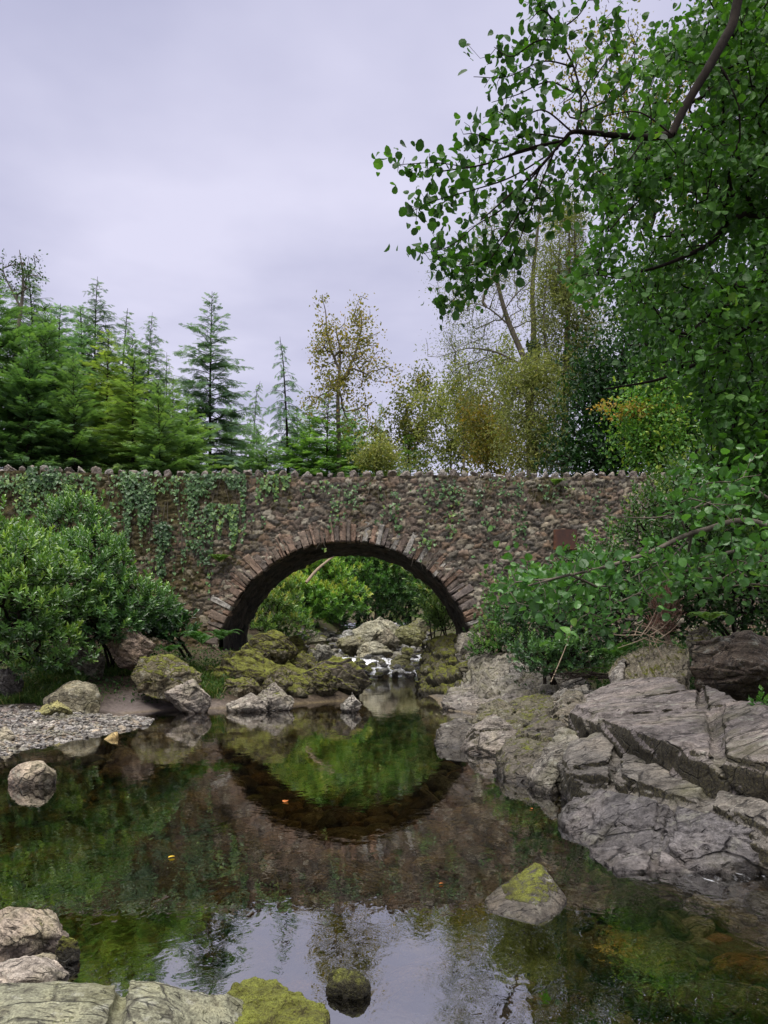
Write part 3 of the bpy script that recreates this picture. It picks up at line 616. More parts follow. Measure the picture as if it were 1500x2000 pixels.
BOULDERS = [  # name, label, l, r, t, b, Y, tint, top, side, n, seed, extra
    ('boulder', "angular brown boulder under the laurel bush", 200, 308, 1221, 1284, 14.9, (.25, .19, .145), .05, .0, 10, 3, {}),
    ('boulder', "flat topped boulder thick with yellow moss below the brown boulder", 252, 402, 1280, 1352, 14.2, OCH, .75, .35, 9, 5, dict(flat=.8)),
    ('boulder', "big rounded pale olive boulder at the edge of the gravel bar", 85, 202, 1328, 1398, 12.9, (.30, .27, .185), .12, .05, 40, 8, dict(smooth=6, rough=.45)),
    ('rock', "low yellow lichened rock in front of the rounded boulder", 68, 147, 1368, 1406, 12.3, (.38, .36, .15), .28, .0, 12, 11, {}),
    ('rock', "smooth pinkish stone standing alone in the shallows off the gravel bar", 20, 116, 1480, 1537, wY(1535), (.40, .325, .265), .0, .0, 30, 14, dict(smooth=6, rough=.4)),
    ('rock', "pale bare rock with a wet grey foot beside the mud patch", 322, 418, 1318, 1396, wY(1394), (.36, .315, .27), .12, .05, 9, 17, {}),
    ('rock', "mossy knob of rock topping the heap beside the arch foot", 470, 585, 1232, 1300, 17.2, OCH, .8, .5, 11, 21, {}),
    ('rock', "broad mossy rock shoulder sloping from the arch foot", 412, 550, 1262, 1345, 15.9, OCH, .8, .5, 10, 22, {}),
    ('rock', "moss capped rock in the second row above the pool edge", 428, 515, 1318, 1372, 15.4, OCH, .7, .35, 12, 23, {}),
    ('rock', "small mossy rock wedged between the moss heap and the long dark rock", 512, 570, 1300, 1362, 15.7, OCH, .75, .4, 11, 24, {}),
    ('rock', "low pale flat rock half under water in front of the moss heap", 438, 528, 1350, 1393, wY(1391), (.38, .34, .29), .1, .0, 9, 25, {}),
    ('rock', "pale pointed rock with a moss cap at the pool edge", 492, 580, 1330, 1391, wY(1388), (.38, .34, .29), .45, .0, 9, 26, {}),
    ('rock', "long dark rock with a mossy back jutting into the pool", 545, 728, 1288, 1368, wY(1366), (.17, .14, .12), .75, .15, 10, 27, dict(depth=.45, flat=.4, dark=.7)),
    ('rock', "upper mossy block behind the long dark rock", 540, 628, 1272, 1330, 17.6, OCH, .8, .45, 10, 28, {}),
    ('rock', "bright green mossy slope beside the little waterfall", 545, 605, 1240, 1310, 20.5, OCH, .8, .6, 12, 29, {}),
    ('rock', "small whitish rock at the tip of the long dark rock", 662, 707, 1350, 1392, wY(1391), (.44, .41, .37), .1, .0, 9, 30, {}),
    ('rock', "mossy boulder half hidden in grass at the foot of the laurel", 130, 205, 1262, 1310, 15.2, (.22, .2, .15), .45, .2, 14, 31, {}),
    ('rock', "dark stone below the laurel at the picture edge", -20, 45, 1300, 1348, 13.6, (.16, .145, .13), .2, .1, 12, 32, {}),
    ('rock', "low dark stone lying on the mud by the yellow lichened rock", -25, 42, 1378, 1412, 12.4, (.24, .2, .185), .05, .0, 12, 33, {}),
    ('rock', "small pale stone on the gravel bar at the picture edge", -12, 30, 1418, 1455, 10.2, (.40, .36, .29), .0, .0, 12, 34, {}),
    ('boulder', "knobbly pale boulder with a dark moss patch in the foreground", -70, 122, 1762, 1885, 3.45, (.40, .33, .26), .30, .10, 14, 36, dict(mat='rock_near', depth=.9, smooth=4, rough=.8)),
    ('rock', "round dark moss covered stone against the pale foreground boulder", 104, 156, 1822, 1876, 3.48, (.10, .09, .05), 1.1, .95, 30, 37, dict(mat='rock_near', dark=.3, darktop=.4)),
    ('rock', "little cream stone wedged in front of the foreground boulder", 52, 112, 1856, 1888, 3.36, (.40, .35, .26), .05, .0, 20, 38, dict(mat='rock_near', smooth=4)),
    ('rock', "low rounded pale rock between the foreground boulder and the big slab", -40, 140, 1880, 1935, 3.1, (.38, .33, .28), .10, .0, 14, 39, dict(mat='rock_near', smooth=4)),
    ('rock', "dark mossy tussock of rock alone in the sky reflection", 628, 727, 1892, 1962, wY(1950), (.06, .055, .04), 1.0, .9, 26, 41, dict(mat='rock_near', depth=.8, wl=-3, dark=.6, darktop=.52)),
    ('boulder', "very large dark boulder under the overhanging tree", 1332, 1560, 1236, 1366, 8.3, (.125, .095, .068), .24, .14, 9, 49, dict(depth=.8, flat=.6, dark=.5)),
    ('rock', "moss crowned rock behind the large dark boulder", 1338, 1402, 1216, 1275, 9.4, (.24, .22, .16), .6, .3, 12, 50, {}),
    ('rock', "blocky rock filling the step between the two upper slabs", 1308, 1372, 1420, 1470, 7.4, (.28, .25, .2), .15, .2, 8, 51, {}),
    ('boulder', "largest pale boulder with green moss at the head of the rapids", 668, 800, 1198, 1262, 31, (.46, .44, .33), .32, .0, 11, 61, {}),
    ('boulder', "bright mossy flank of rock beside the largest pale boulder", 770, 832, 1212, 1260, 30, (.38, .38, .2), .55, .3, 10, 62, {}),
    ('boulder', "rounded moss topped boulder upstream in the shade", 792, 836, 1206, 1236, 35, (.30, .29, .18), .5, .1, 12, 63, {}),
    ('boulder', "dark brown wedge shaped boulder under the largest pale boulder", 730, 782, 1226, 1268, 28.4, (.27, .245, .19), .2, .1, 8, 64, {}),
    ('boulder', "dry light grey boulder above the fall", 662, 696, 1230, 1256, 29.5, (.40, .40, .40), .0, .0, 12, 65, {}),
    ('boulder', "big pale boulder streaked with moss midway down the rapids", 694, 768, 1250, 1288, 26.8, (.42, .40, .31), .25, .1, 9, 66, {}),
    ('boulder', "low mossy boulder left of midstream with pale face", 655, 716, 1240, 1272, 27.6, (.30, .28, .19), .4, .2, 10, 67, {}),
    ('boulder', "yellow mossy boulder beside the white water", 760, 806, 1278, 1314, 25.0, (.33, .32, .16), .5, .2, 11, 68, {}),
    ('boulder', "small round mossy boulder in the middle of the white water", 686, 714, 1288, 1304, 25.3, (.24, .24, .14), .6, .2, 16, 69, {}),
    ('boulder', "wet black boulder at the lip of the fall", 782, 810, 1296, 1322, 24.6, (.10, .10, .11), .1, .0, 12, 70, dict(wet=.8)),
    ('boulder', "second wet black boulder against the mossy arch foot", 806, 836, 1290, 1316, 24.9, (.11, .11, .12), .1, .0, 12, 71, dict(wet=.8)),
    ('boulder', "white lichened boulder on the far side of the fall", 610, 650, 1256, 1290, 24.8, (.44, .43, .37), .25, .1, 9, 72, {}),
    ('boulder', "pale mossy boulder above the white lichened boulder", 598, 640, 1238, 1262, 27.5, (.36, .35, .25), .4, .1, 10, 73, {}),
]
for (nm, lab, l, r, t, b, Y, tint, top, side, n, seed, ex) in BOULDERS:
    ex = dict(ex); bk = {k: ex.pop(k) for k in ('depth', 'lean', 'sink', 'flat') if k in ex}
    pts = boulder_pts(l, r, t, b, Y, seed, n, **bk)
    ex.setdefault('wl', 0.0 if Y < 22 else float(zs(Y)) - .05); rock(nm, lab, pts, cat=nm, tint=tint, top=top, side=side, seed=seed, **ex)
# loose stones of the rapids: copies of six shapes
st_var = []
for v in range(6):
    rg = np.random.default_rng(v + 300); d = norm(rg.normal(size=(13, 3))) * rg.uniform(.8, 1.05, (13, 1)) * np.array((1, .9, .62))
    c = [(.36, .36, .35), (.30, .285, .22), (.42, .40, .34), (.16, .16, .17), (.27, .26, .16), (.33, .31, .29)][v]
    st_var.append(rockmesh('river_stone', d, tint=c, top=(.12, .6, .35, .1, .85, .5)[v], side=.1, seed=v + 40, voxel=.07, wl=-9))
first = [True] * 6; cnt = 0
kinds = ["bare grey stone among the rapids boulders", "mossy brown stone among the rapids boulders", "chalky pale stone among the rapids boulders",
         "wet blackish stone among the rapids boulders", "green moss covered stone among the rapids boulders", "buff stone with a little moss among the rapids boulders"]
rg = np.random.default_rng(12)
for i in range(420):
    Y = rg.uniform(23.6, 40) if i < 270 else rg.uniform(23.6, 29); x = rg.uniform(-3.4, 2.4); v = int(rg.integers(6)); s = rg.uniform(.09, .33) * (1.15 if Y > 30 else 1)
    z = max(float(zs(Y)), gz(x, Y)) + rg.uniform(.0, .14)
    px = 750 + x / Y * S
    if not 560 < px < 850: continue
    if Y < 26 and 655 < px < 780 and rg.random() < .3: continue
    o = st_var[v] if first[v] else st_var[v].copy()
    if not first[v]: COL.objects.link(o)
    s *= .8 if i >= 270 else 1
    first[v] = False; o.location = (x, Y, z); o.scale = (s * rg.uniform(.8, 1.4), s, s * rg.uniform(.7, 1.2)); o.rotation_euler = (rg.uniform(-.3, .3), rg.uniform(-.3, .3), rg.uniform(0, 6.28))
    tag(o, kinds[v], 'stone', 'stones in the rapids')
# bedrock and slabs
def cut(poly, n, o):
    """split a polygon of 3-D points by the vertical plane n.xy = o"""
    s = poly[:, :2] @ n - o; A, B = [], []
    for i in range(len(poly)):
        k = (i + 1) % len(poly)
        (A if s[i] >= 0 else B).append(poly[i])
        if s[i] * s[k] < 0:
            m = poly[i] + (poly[k] - poly[i]) * s[i] / (s[i] - s[k]); A.append(m); B.append(m)
    return [np.array(q) for q in (A, B) if len(q) > 2]
def slab(name, label, tops, drop=.8, out=.12, joints=(), gap=.035, step=.05, layer=.09, **k):
    """a bed of rock split by joints into tilted blocks, each with a thinner broken layer on top"""
    T_ = np.array([P(*t) for t in tops]); rg = np.random.default_rng(k.get('seed', 0)); pieces = [T_]; zlow = T_[:, 2].min() - drop; ctr = T_.mean(0); ext = (T_.max(0) - T_.min(0))[:2]
    for ang, off in joints:
        n = np.array((math.cos(math.radians(ang)), math.sin(math.radians(ang)))); o = ctr[:2] @ n + off
        pieces = [q for p in pieces for q in cut(p, n, o)]
    blocks = []
    for p in pieces:
        c = p.mean(0); r = np.linalg.norm((p - c)[:, :2], axis=1).mean()
        if r < .06: blocks.append(np.concatenate((p, p - (0, 0, drop)))); continue
        f = 1 - gap / r; top = c + (p - c) * np.array((f, f, 1)); tilt = rg.normal(size=2) * .04; dz = rg.uniform(-step, step * .3) if len(pieces) > 1 else 0
        top[:, 2] += dz + (top - c)[:, :2] @ tilt
        low = c + (top - c) * np.array((1 + out / r, 1 + out / r, 1)); low[:, 2] = zlow
        base = top.copy(); base[:, 2] -= layer; ins = c + (top - c) * np.array((.90, .90, 1)) + np.concatenate((rg.normal(size=(len(p), 2)) * .035 * r, np.zeros((len(p), 1))), 1)
        under_ = ins.copy(); under_[:, 2] -= layer * 2
        blocks += [np.concatenate((ins, under_)), np.concatenate((base, low))]
    core = ctr + (T_ - ctr) * np.array((.94, .94, 1)); core[:, 2] -= layer + step + .06; lowc = core.copy(); lowc[:, 2] = zlow; blocks.append(np.concatenate((core, lowc)))
    return rock(name, label, blocks, cat='rock slab', **k)
slab('rock_slab', "broad smooth pinkish slab below the large dark boulder", [(1228, 1316, .86), (1330, 1320, .93), (1420, 1352, .88), (1500, 1382, .84), (1640, 1420, .85), (1660, 1500, .68), (1500, 1492, .62), (1330, 1458, .62), (1185, 1408, .66), (1108, 1378, .64), (1128, 1348, .70), (1170, 1338, .75)],
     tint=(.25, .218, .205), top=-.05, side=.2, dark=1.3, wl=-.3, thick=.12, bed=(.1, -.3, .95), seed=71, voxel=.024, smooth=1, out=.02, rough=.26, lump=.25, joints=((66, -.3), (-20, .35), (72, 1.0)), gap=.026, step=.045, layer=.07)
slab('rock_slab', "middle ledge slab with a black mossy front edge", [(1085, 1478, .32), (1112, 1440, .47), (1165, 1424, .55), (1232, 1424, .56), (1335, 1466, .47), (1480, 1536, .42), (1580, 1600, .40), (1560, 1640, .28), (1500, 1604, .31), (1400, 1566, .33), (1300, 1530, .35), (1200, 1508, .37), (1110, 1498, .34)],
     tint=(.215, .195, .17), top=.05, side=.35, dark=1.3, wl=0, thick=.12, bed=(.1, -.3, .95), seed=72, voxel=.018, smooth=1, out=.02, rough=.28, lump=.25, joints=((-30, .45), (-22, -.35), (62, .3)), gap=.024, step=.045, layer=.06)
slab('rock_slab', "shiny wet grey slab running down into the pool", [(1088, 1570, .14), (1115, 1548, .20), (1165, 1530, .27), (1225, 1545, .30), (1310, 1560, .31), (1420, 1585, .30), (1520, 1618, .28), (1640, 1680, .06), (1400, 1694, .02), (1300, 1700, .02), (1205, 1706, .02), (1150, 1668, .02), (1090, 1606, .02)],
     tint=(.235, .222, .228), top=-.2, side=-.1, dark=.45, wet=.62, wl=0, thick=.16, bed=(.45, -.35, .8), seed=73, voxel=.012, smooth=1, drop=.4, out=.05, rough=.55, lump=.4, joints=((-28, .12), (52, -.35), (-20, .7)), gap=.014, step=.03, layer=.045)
def front(name, label, pts, back=.5, **k):
    F_ = np.array([Q(*p) for p in pts]); B_ = F_ + np.array((0, back, 0)); L_ = F_.copy(); L_[:, 2] = F_[:, 2].min() - .4
    return rock(name, label, np.concatenate((F_, B_, L_)), cat='rock', **k)
front('rock', "mossy hump of rock at the end of the middle ledge slab", [(985, 1525, 7.7), (1000, 1470, 8.1), (1035, 1425, 8.5), (1085, 1400, 8.7), (1105, 1418, 8.5), (1090, 1480, 8.0), (1060, 1540, 7.4)], .6, tint=(0.192, 0.168, 0.132), top=.42, side=.4, dark=1.0, seed=75)
front('rock', "narrow pale leaning rock between the mossy hump and the middle ledge", [(1045, 1530, 7.2), (1080, 1470, 7.5), (1115, 1436, 7.7), (1138, 1440, 7.6), (1100, 1500, 7.2), (1075, 1545, 7.0)], .4, tint=(0.288, 0.264, 0.224), top=.1, side=.2, dark=.5, seed=76)
front('rock', "dark mossy block under the corner of the broad pink slab", [(1085, 1420, 9.2), (1092, 1375, 9.6), (1130, 1350, 9.8), (1185, 1400, 9.0), (1180, 1430, 8.7)], .5, tint=(0.2, 0.176, 0.136), top=.3, side=.4, dark=1.0, seed=77)
front('rock', "pyramid shaped rock with a mossy ridge standing in the pool", [(955, 1780, 4.12), (985, 1752, 4.25), (1058, 1702, 4.32), (1075, 1712, 4.32), (1108, 1756, 4.28), (1090, 1785, 4.1), (1040, 1806, 3.95)], .18,
      mat='rock_near', tint=(.21, .19, .155), top=.58, side=-.05, dark=.35, seed=78, rough=.28, thick=.3, smooth=0, voxel=.010, lump=.4)
slab('rock_slab', "large foreground slab with green algae and fine cracks", [(-240, 1935, .34), (-60, 1905, .33), (60, 1898, .33), (200, 1908, .33), (330, 1912, .31), (430, 1928, .26), (520, 1950, .14), (560, 1990, .08), (600, 2100, .05), (-240, 2200, .42), (150, 2180, .42), (420, 2150, .3)],
     mat='rock_near', tint=(.255, .255, .175), top=.26, side=.1, seed=80, voxel=.011, smooth=1, thick=.4, rough=.26, drop=.7, lump=.5, out=.06, joints=((12, -.02), (-24, .42), (80, -.28), (20, -.5), (-5, .22)), gap=.007, step=.02, layer=.04)
front('rock', "bright green moss cushion rock at the end of the foreground slab", [(440, 1955, 2.75), (470, 1938, 2.85), (540, 1945, 2.85), (590, 1972, 2.75), (632, 2010, 2.55), (600, 2060, 2.4), (430, 2040, 2.5)], .12, mat='rock_near', tint=(.25, .23, .12), top=1.1, side=.9, darktop=.36, seed=81, smooth=6)
front('bedrock', "mossy bedrock mass spreading from the arch foot to the pool", [(400, 1352, 15.7), (425, 1278, 16.8), (500, 1250, 18.3), (556, 1266, 18.4), (602, 1306, 17.3), (600, 1352, 16.2), (500, 1376, 15.6)], 1.0, tint=(.27, .235, .15), top=.7, side=.4, dark=.5, seed=88, rough=1.5)
for (l, r, t, b, sd, lab) in ((560, 630, 1316, 1364, 90, "dark mossy rock between the long dark rock and the moss heap"), (600, 655, 1302, 1350, 91, "hummock of yellow moss on the back of the long dark rock"), (380, 440, 1296, 1356, 92, "brown mossy rock next to the flat topped boulder"), (455, 520, 1268, 1322, 93, "cushion of moss on the shoulder of the heap")):
    rock('rock', lab, boulder_pts(l, r, t, b, 16.3, sd, 14), tint=OCH, top=.8, side=.45, dark=.4, seed=sd, rough=1.3)
front('rock', "dark wet rock leading the line of rocks out from the shelf", [(848, 1456, 10.0), (862, 1420, 10.3), (905, 1406, 10.4), (942, 1425, 10.2), (935, 1462, 9.8)], .35, tint=(0.16, 0.144, 0.124), top=.15, side=.35, dark=.9, seed=44)
front('rock', "pale peaked rock with mossy dark face beside the leading wet rock", [(905, 1472, 9.5), (935, 1425, 9.7), (975, 1404, 9.8), (1012, 1428, 9.6), (1035, 1452, 9.3), (990, 1480, 9.1)], .4, tint=(0.264, 0.232, 0.2), top=.05, side=.35, dark=.9, seed=45)
front('rock', "long rock with a mossy sloping top and black undercut below the shelf", [(952, 1418, 11.4), (990, 1386, 12.2), (1060, 1362, 12.6), (1098, 1366, 12.4), (1088, 1412, 11.4), (1040, 1432, 10.9)], .6, tint=(0.2, 0.18, 0.128), top=.45, side=.25, dark=1.2, seed=46)
front('rock', "mossy small rock just above the peaked rock", [(925, 1418, 11.6), (940, 1384, 12.2), (975, 1368, 12.4), (1005, 1380, 12.2), (990, 1424, 11.2)], .4, tint=(0.2, 0.18, 0.128), top=.4, side=.35, dark=1.0, seed=47)
front('rock', "small grey stone at the water beside the peaked rock", [(1005, 1492, 8.7), (1022, 1470, 8.8), (1048, 1474, 8.8), (1050, 1498, 8.6)], .2, tint=(.30, .27, .26), dark=.5, seed=48)
for (pts, sd, tn, lab) in (([(903, 1347, 16.2), (925, 1292, 17.6), (985, 1280, 17.4), (1012, 1318, 16.1), (970, 1350, 15.3)], 101, (.28, .26, .22), "pale fractured plate of rock below the abutment weeds"), ([(985, 1342, 15.3), (1008, 1300, 16.4), (1065, 1304, 15.8), (1098, 1328, 14.7), (1040, 1352, 14.4)], 102, (.25, .235, .215), "grey plate of rock where the hanging stem touches down"), ([(1058, 1347, 14.3), (1085, 1316, 14.9), (1130, 1320, 14.1), (1152, 1345, 13.3), (1110, 1358, 13.3)], 103, (.29, .27, .25), "low grey plate between the flood debris and the shelf"), ([(868, 1362, 15.6), (895, 1338, 16.4), (950, 1342, 15.9), (990, 1358, 15.0), (930, 1368, 15.0)], 104, (.22, .20, .18), "dark narrow ledge at the water above the pale shelf"), ([(1090, 1372, 12.2), (1108, 1350, 12.6), (1160, 1342, 12.4), (1180, 1362, 11.6), (1130, 1382, 11.6)], 105, (.30, .28, .25), "flat grey stone bridging the shelf and the pink slab")):
    front('rock', lab, pts, .5, tint=tn, top=.18, side=.15, dark=.7, seed=sd, bed=(.5, -.4, .75), thick=.12, rough=1.1, smooth=1)
# bedrock under the far end of the arch
front('bedrock', "mossy bedrock foot rising from the water under the arch", [(812, 1338, 19.0), (822, 1282, 20.0), (850, 1245, 20.5), (905, 1238, 19.2), (915, 1290, 17.6), (900, 1350, 16.6), (850, 1352, 17.6)], 1.2, tint=(.25, .23, .15), top=.6, side=.5, dark=.6, seed=83, rough=1.4)
front('bedrock', "pale sloping bedrock running down from the bridge abutment", [(888, 1358, 16.0), (905, 1290, 17.4), (912, 1242, 18.8), (960, 1262, 18.4), (1010, 1300, 16.6), (1110, 1322, 15.0), (1120, 1345, 14.0), (1000, 1362, 14.4)], .8, tint=(.26, .24, .20), top=.32, side=.35, dark=.5, seed=84, bed=(.6, -.4, .7), thick=.10, rough=1.35)
front('bedrock', "low flat pale shelf of rock at the waterline below the arch", [(862, 1372, 14.7), (880, 1352, 15.6), (960, 1348, 15.6), (1050, 1346, 14.8), (1100, 1360, 13.6), (1000, 1388, 13.9), (900, 1388, 14.2)], .5, tint=(0.232, 0.208, 0.188), top=.15, side=.1, dark=.5, seed=85, thick=.12)
front('rock', "layered yellowish outcrop between the pink slab and the dead shrub", [(1218, 1326, 10.9), (1236, 1288, 11.4), (1300, 1262, 11.4), (1350, 1268, 10.8), (1345, 1320, 9.8)], .8, tint=(.29, .255, .18), top=.45, side=.25, dark=.35, seed=86, bed=(.8, -.2, .4), thick=.08)
front('rock', "thin upright pale stone at the head of the pink slab", [(1196, 1322, 11.0), (1212, 1292, 11.3), (1222, 1285, 11.4), (1216, 1325, 10.8)], .15, tint=(.36, .33, .29), seed=87)
# coping stones: cock and hen along the parapet
cop = []
for v in range(9):
    rg = np.random.default_rng(v + 500); d = norm(rg.normal(size=(12, 3))) * rg.uniform(.8, 1.05, (12, 1)) * np.array((.5, .72, .50))
    c = [(.42, .37, .325), (.35, .305, .27), (.46, .42, .375), (.30, .255, .235), (.40, .355, .33), (.34, .285, .25), (.47, .44, .41), (.37, .33, .27), (.25, .225, .22)][v]
    cop.append(rockmesh('coping_stone', d, tint=c, top=.08, seed=v + 60, voxel=.05, wl=-9, smooth=4))
x, i, rg = -10.2, 0, np.random.default_rng(3)
while x < 10.0 and i < 99:
    v = int(rg.integers(9)) if i >= 9 else i
    o = cop[v] if i < 9 else cop[v].copy()
    if i >= 9: COL.objects.link(o)
    s = rg.uniform(.20, .31); o.parent = bridge; x += s * .5
    o.location = Vector((x, BY + .15, float(walltop(x)) + .045 + rg.uniform(0, .03))) - bridge.location; o.scale = (s, s * 1.1, s * rg.uniform(.85, 1.15)); o.rotation_euler = (rg.uniform(-.3, .3), rg.uniform(-.45, .45), rg.uniform(-.4, .4))
    x += s * .5 + rg.uniform(.0, .07); i += 1
# rusty iron tie plate let into the wall
c = Q(1104, 1054, BY - .12); w, h = .285, .25
bm = bmesh.new(); bmesh.ops.create_cube(bm, size=1, matrix=Matrix.Diagonal((w * 2, .06, h * 2, 1))); bmesh.ops.bevel(bm, geom=bm.edges[:], offset=.012, segments=2, affect='EDGES')
me = bpy.data.meshes.new('metal_plate'); bm.to_mesh(me); bm.free(); me.materials.append(M['rust']); o = bpy.data.objects.new('metal_plate', me); COL.objects.link(o); o.parent = bridge
o.location = Vector(c) - bridge.location; o['label'] = "square rusty iron plate on the bridge wall"

# pebbles, gravel and the stones on the bed
ico = []
for v in range(5):
    bm = bmesh.new(); bmesh.ops.create_icosphere(bm, subdivisions=2, radius=1); V = np.array([q.co[:] for q in bm.verts]); F = np.array([[q.index for q in f.verts] for f in bm.faces]); bm.free()
    V = V * (1 + .22 * fbm(V * 1.1 + v * 9, 2, v))[:, None]; V[:, 2] *= .55; ico.append((V, F))
def pebbles(name, x, y, z, s, cols, mat, kind='stuff', tilt=.3, seed=0):
    rg = np.random.default_rng(seed); Vs, Fs, Cs, off = [], [], [], 0; v = rg.integers(5, size=len(x))
    for k in range(5):
        i = np.where(v == k)[0]; V, F = ico[k]; a = rg.uniform(0, 6.28, len(i)); ca, sa = np.cos(a), np.sin(a)
        q = V[None] * s[i][:, None, None] * np.stack((rg.uniform(.7, 1.3, len(i)), rg.uniform(.7, 1.1, len(i)), rg.uniform(.7, 1.1, len(i))), 1)[:, None]
        tx = rg.normal(size=len(i)) * tilt
        xx = q[..., 0] * ca[:, None] - q[..., 1] * sa[:, None]; yy = q[..., 0] * sa[:, None] + q[..., 1] * ca[:, None]; zz = q[..., 2] + xx * tx[:, None]
        W_ = np.stack((xx + x[i][:, None], yy + y[i][:, None], zz + z[i][:, None]), -1).reshape(-1, 3)
        Vs.append(W_); Fs.append((F[None] + (np.arange(len(i)) * len(V))[:, None, None]).reshape(-1, 3) + off); off += len(W_); Cs.append(np.repeat(cols[i], len(V), 0))
    V = np.concatenate(Vs); return tag(build(name, V, np.concatenate(Fs), M[mat], None, True, {'tint': np.concatenate(Cs), 'moss': np.full(len(V), -.2), 'wet': np.zeros(len(V))}), kind=kind)
rg = np.random.default_rng(44); n = 15000
x = rg.uniform(-6.8, -3.3, n); y = rg.uniform(7.6, 13.6, n); z, sdd = ground_z(x, y)
k = (sdd > -.10) & (sdd < 2.6) & (rg.random(n) < np.interp(sdd, [-.1, .1, 1.4, 2.6], [.6, 1, .9, .25])) & (y < 13.2); x, y, z = x[k], y[k], z[k]; s = rg.uniform(.012, .034, len(x)) * np.where(rg.random(len(x)) < .06, 2.2, 1)
pal = np.array([(.36, .34, .32), (.28, .26, .24), (.44, .41, .37), (.20, .19, .185), (.38, .32, .25), (.32, .30, .29)])
pebbles('gravel', x, y, z + s * .25, s, pal[rg.integers(6, size=len(x))] * rg.uniform(.75, 1.15, (len(x), 1)), 'rock', seed=1)
n = 7500; x = rg.uniform(-5.5, 5.5, n); y = rg.uniform(1.6, 16, n) ; z, sdd = ground_z(x, y); k = (sdd < -.12) & (np.abs(x) < y * .62 + .8); x, y, z = x[k], y[k], z[k]
s = np.exp(rg.normal(-2.5, .55, len(x))).clip(.03, .26)
pal = np.array([(.16, .115, .05), (.11, .085, .045), (.20, .15, .065), (.085, .08, .05), (.17, .11, .05), (.13, .13, .06), (.22, .19, .12)])
pebbles('riverbed_stones', x, y, np.minimum(z + s * .12, -.04 - s * .5), s, pal[rg.integers(7, size=len(x))] * rg.uniform(1.4, 3.2, (len(x), 1)), 'rock', seed=2)
for (px, py, zz, r, c, lab) in ((1462, 1892, -.16, .155, (.30, .15, .05), "flat orange brown stone under water at the picture edge"), (1385, 1838, -.2, .12, (.24, .12, .055), "smaller reddish stone under water behind the orange one"),
                                (1250, 1885, -.22, .24, (.17, .15, .06), "broad olive slab under water in the clear shallows"), (1010, 1870, -.26, .16, (.20, .19, .08), "olive green stone under water beside the pyramid rock"), (1010, 1925, -.2, .07, (.3, .28, .16), "small pale stone under water in front of the olive green one"),
                                (1400, 1960, -.2, .22, (.11, .10, .06), "big dark stone under water in the near corner"), (1290, 1775, -.2, .17, (.2, .165, .07), "brown stone under water off the wet slab"), (860, 1690, -.38, .2, (.25, .19, .06), "ochre stone deep in the middle of the pool")):
    c0 = P(px, py, zz); V, F = ico[(px // 7) % 5]; V = V * np.array((1.25, .8, .7)) * r + c0
    tag(build('submerged_stone', V, F, M['rock'], None, True, {'tint': np.tile(np.array(c) * 2.1, (len(V), 1)), 'moss': np.full(len(V), -.1), 'wet': np.zeros(len(V))}), lab, 'stone')
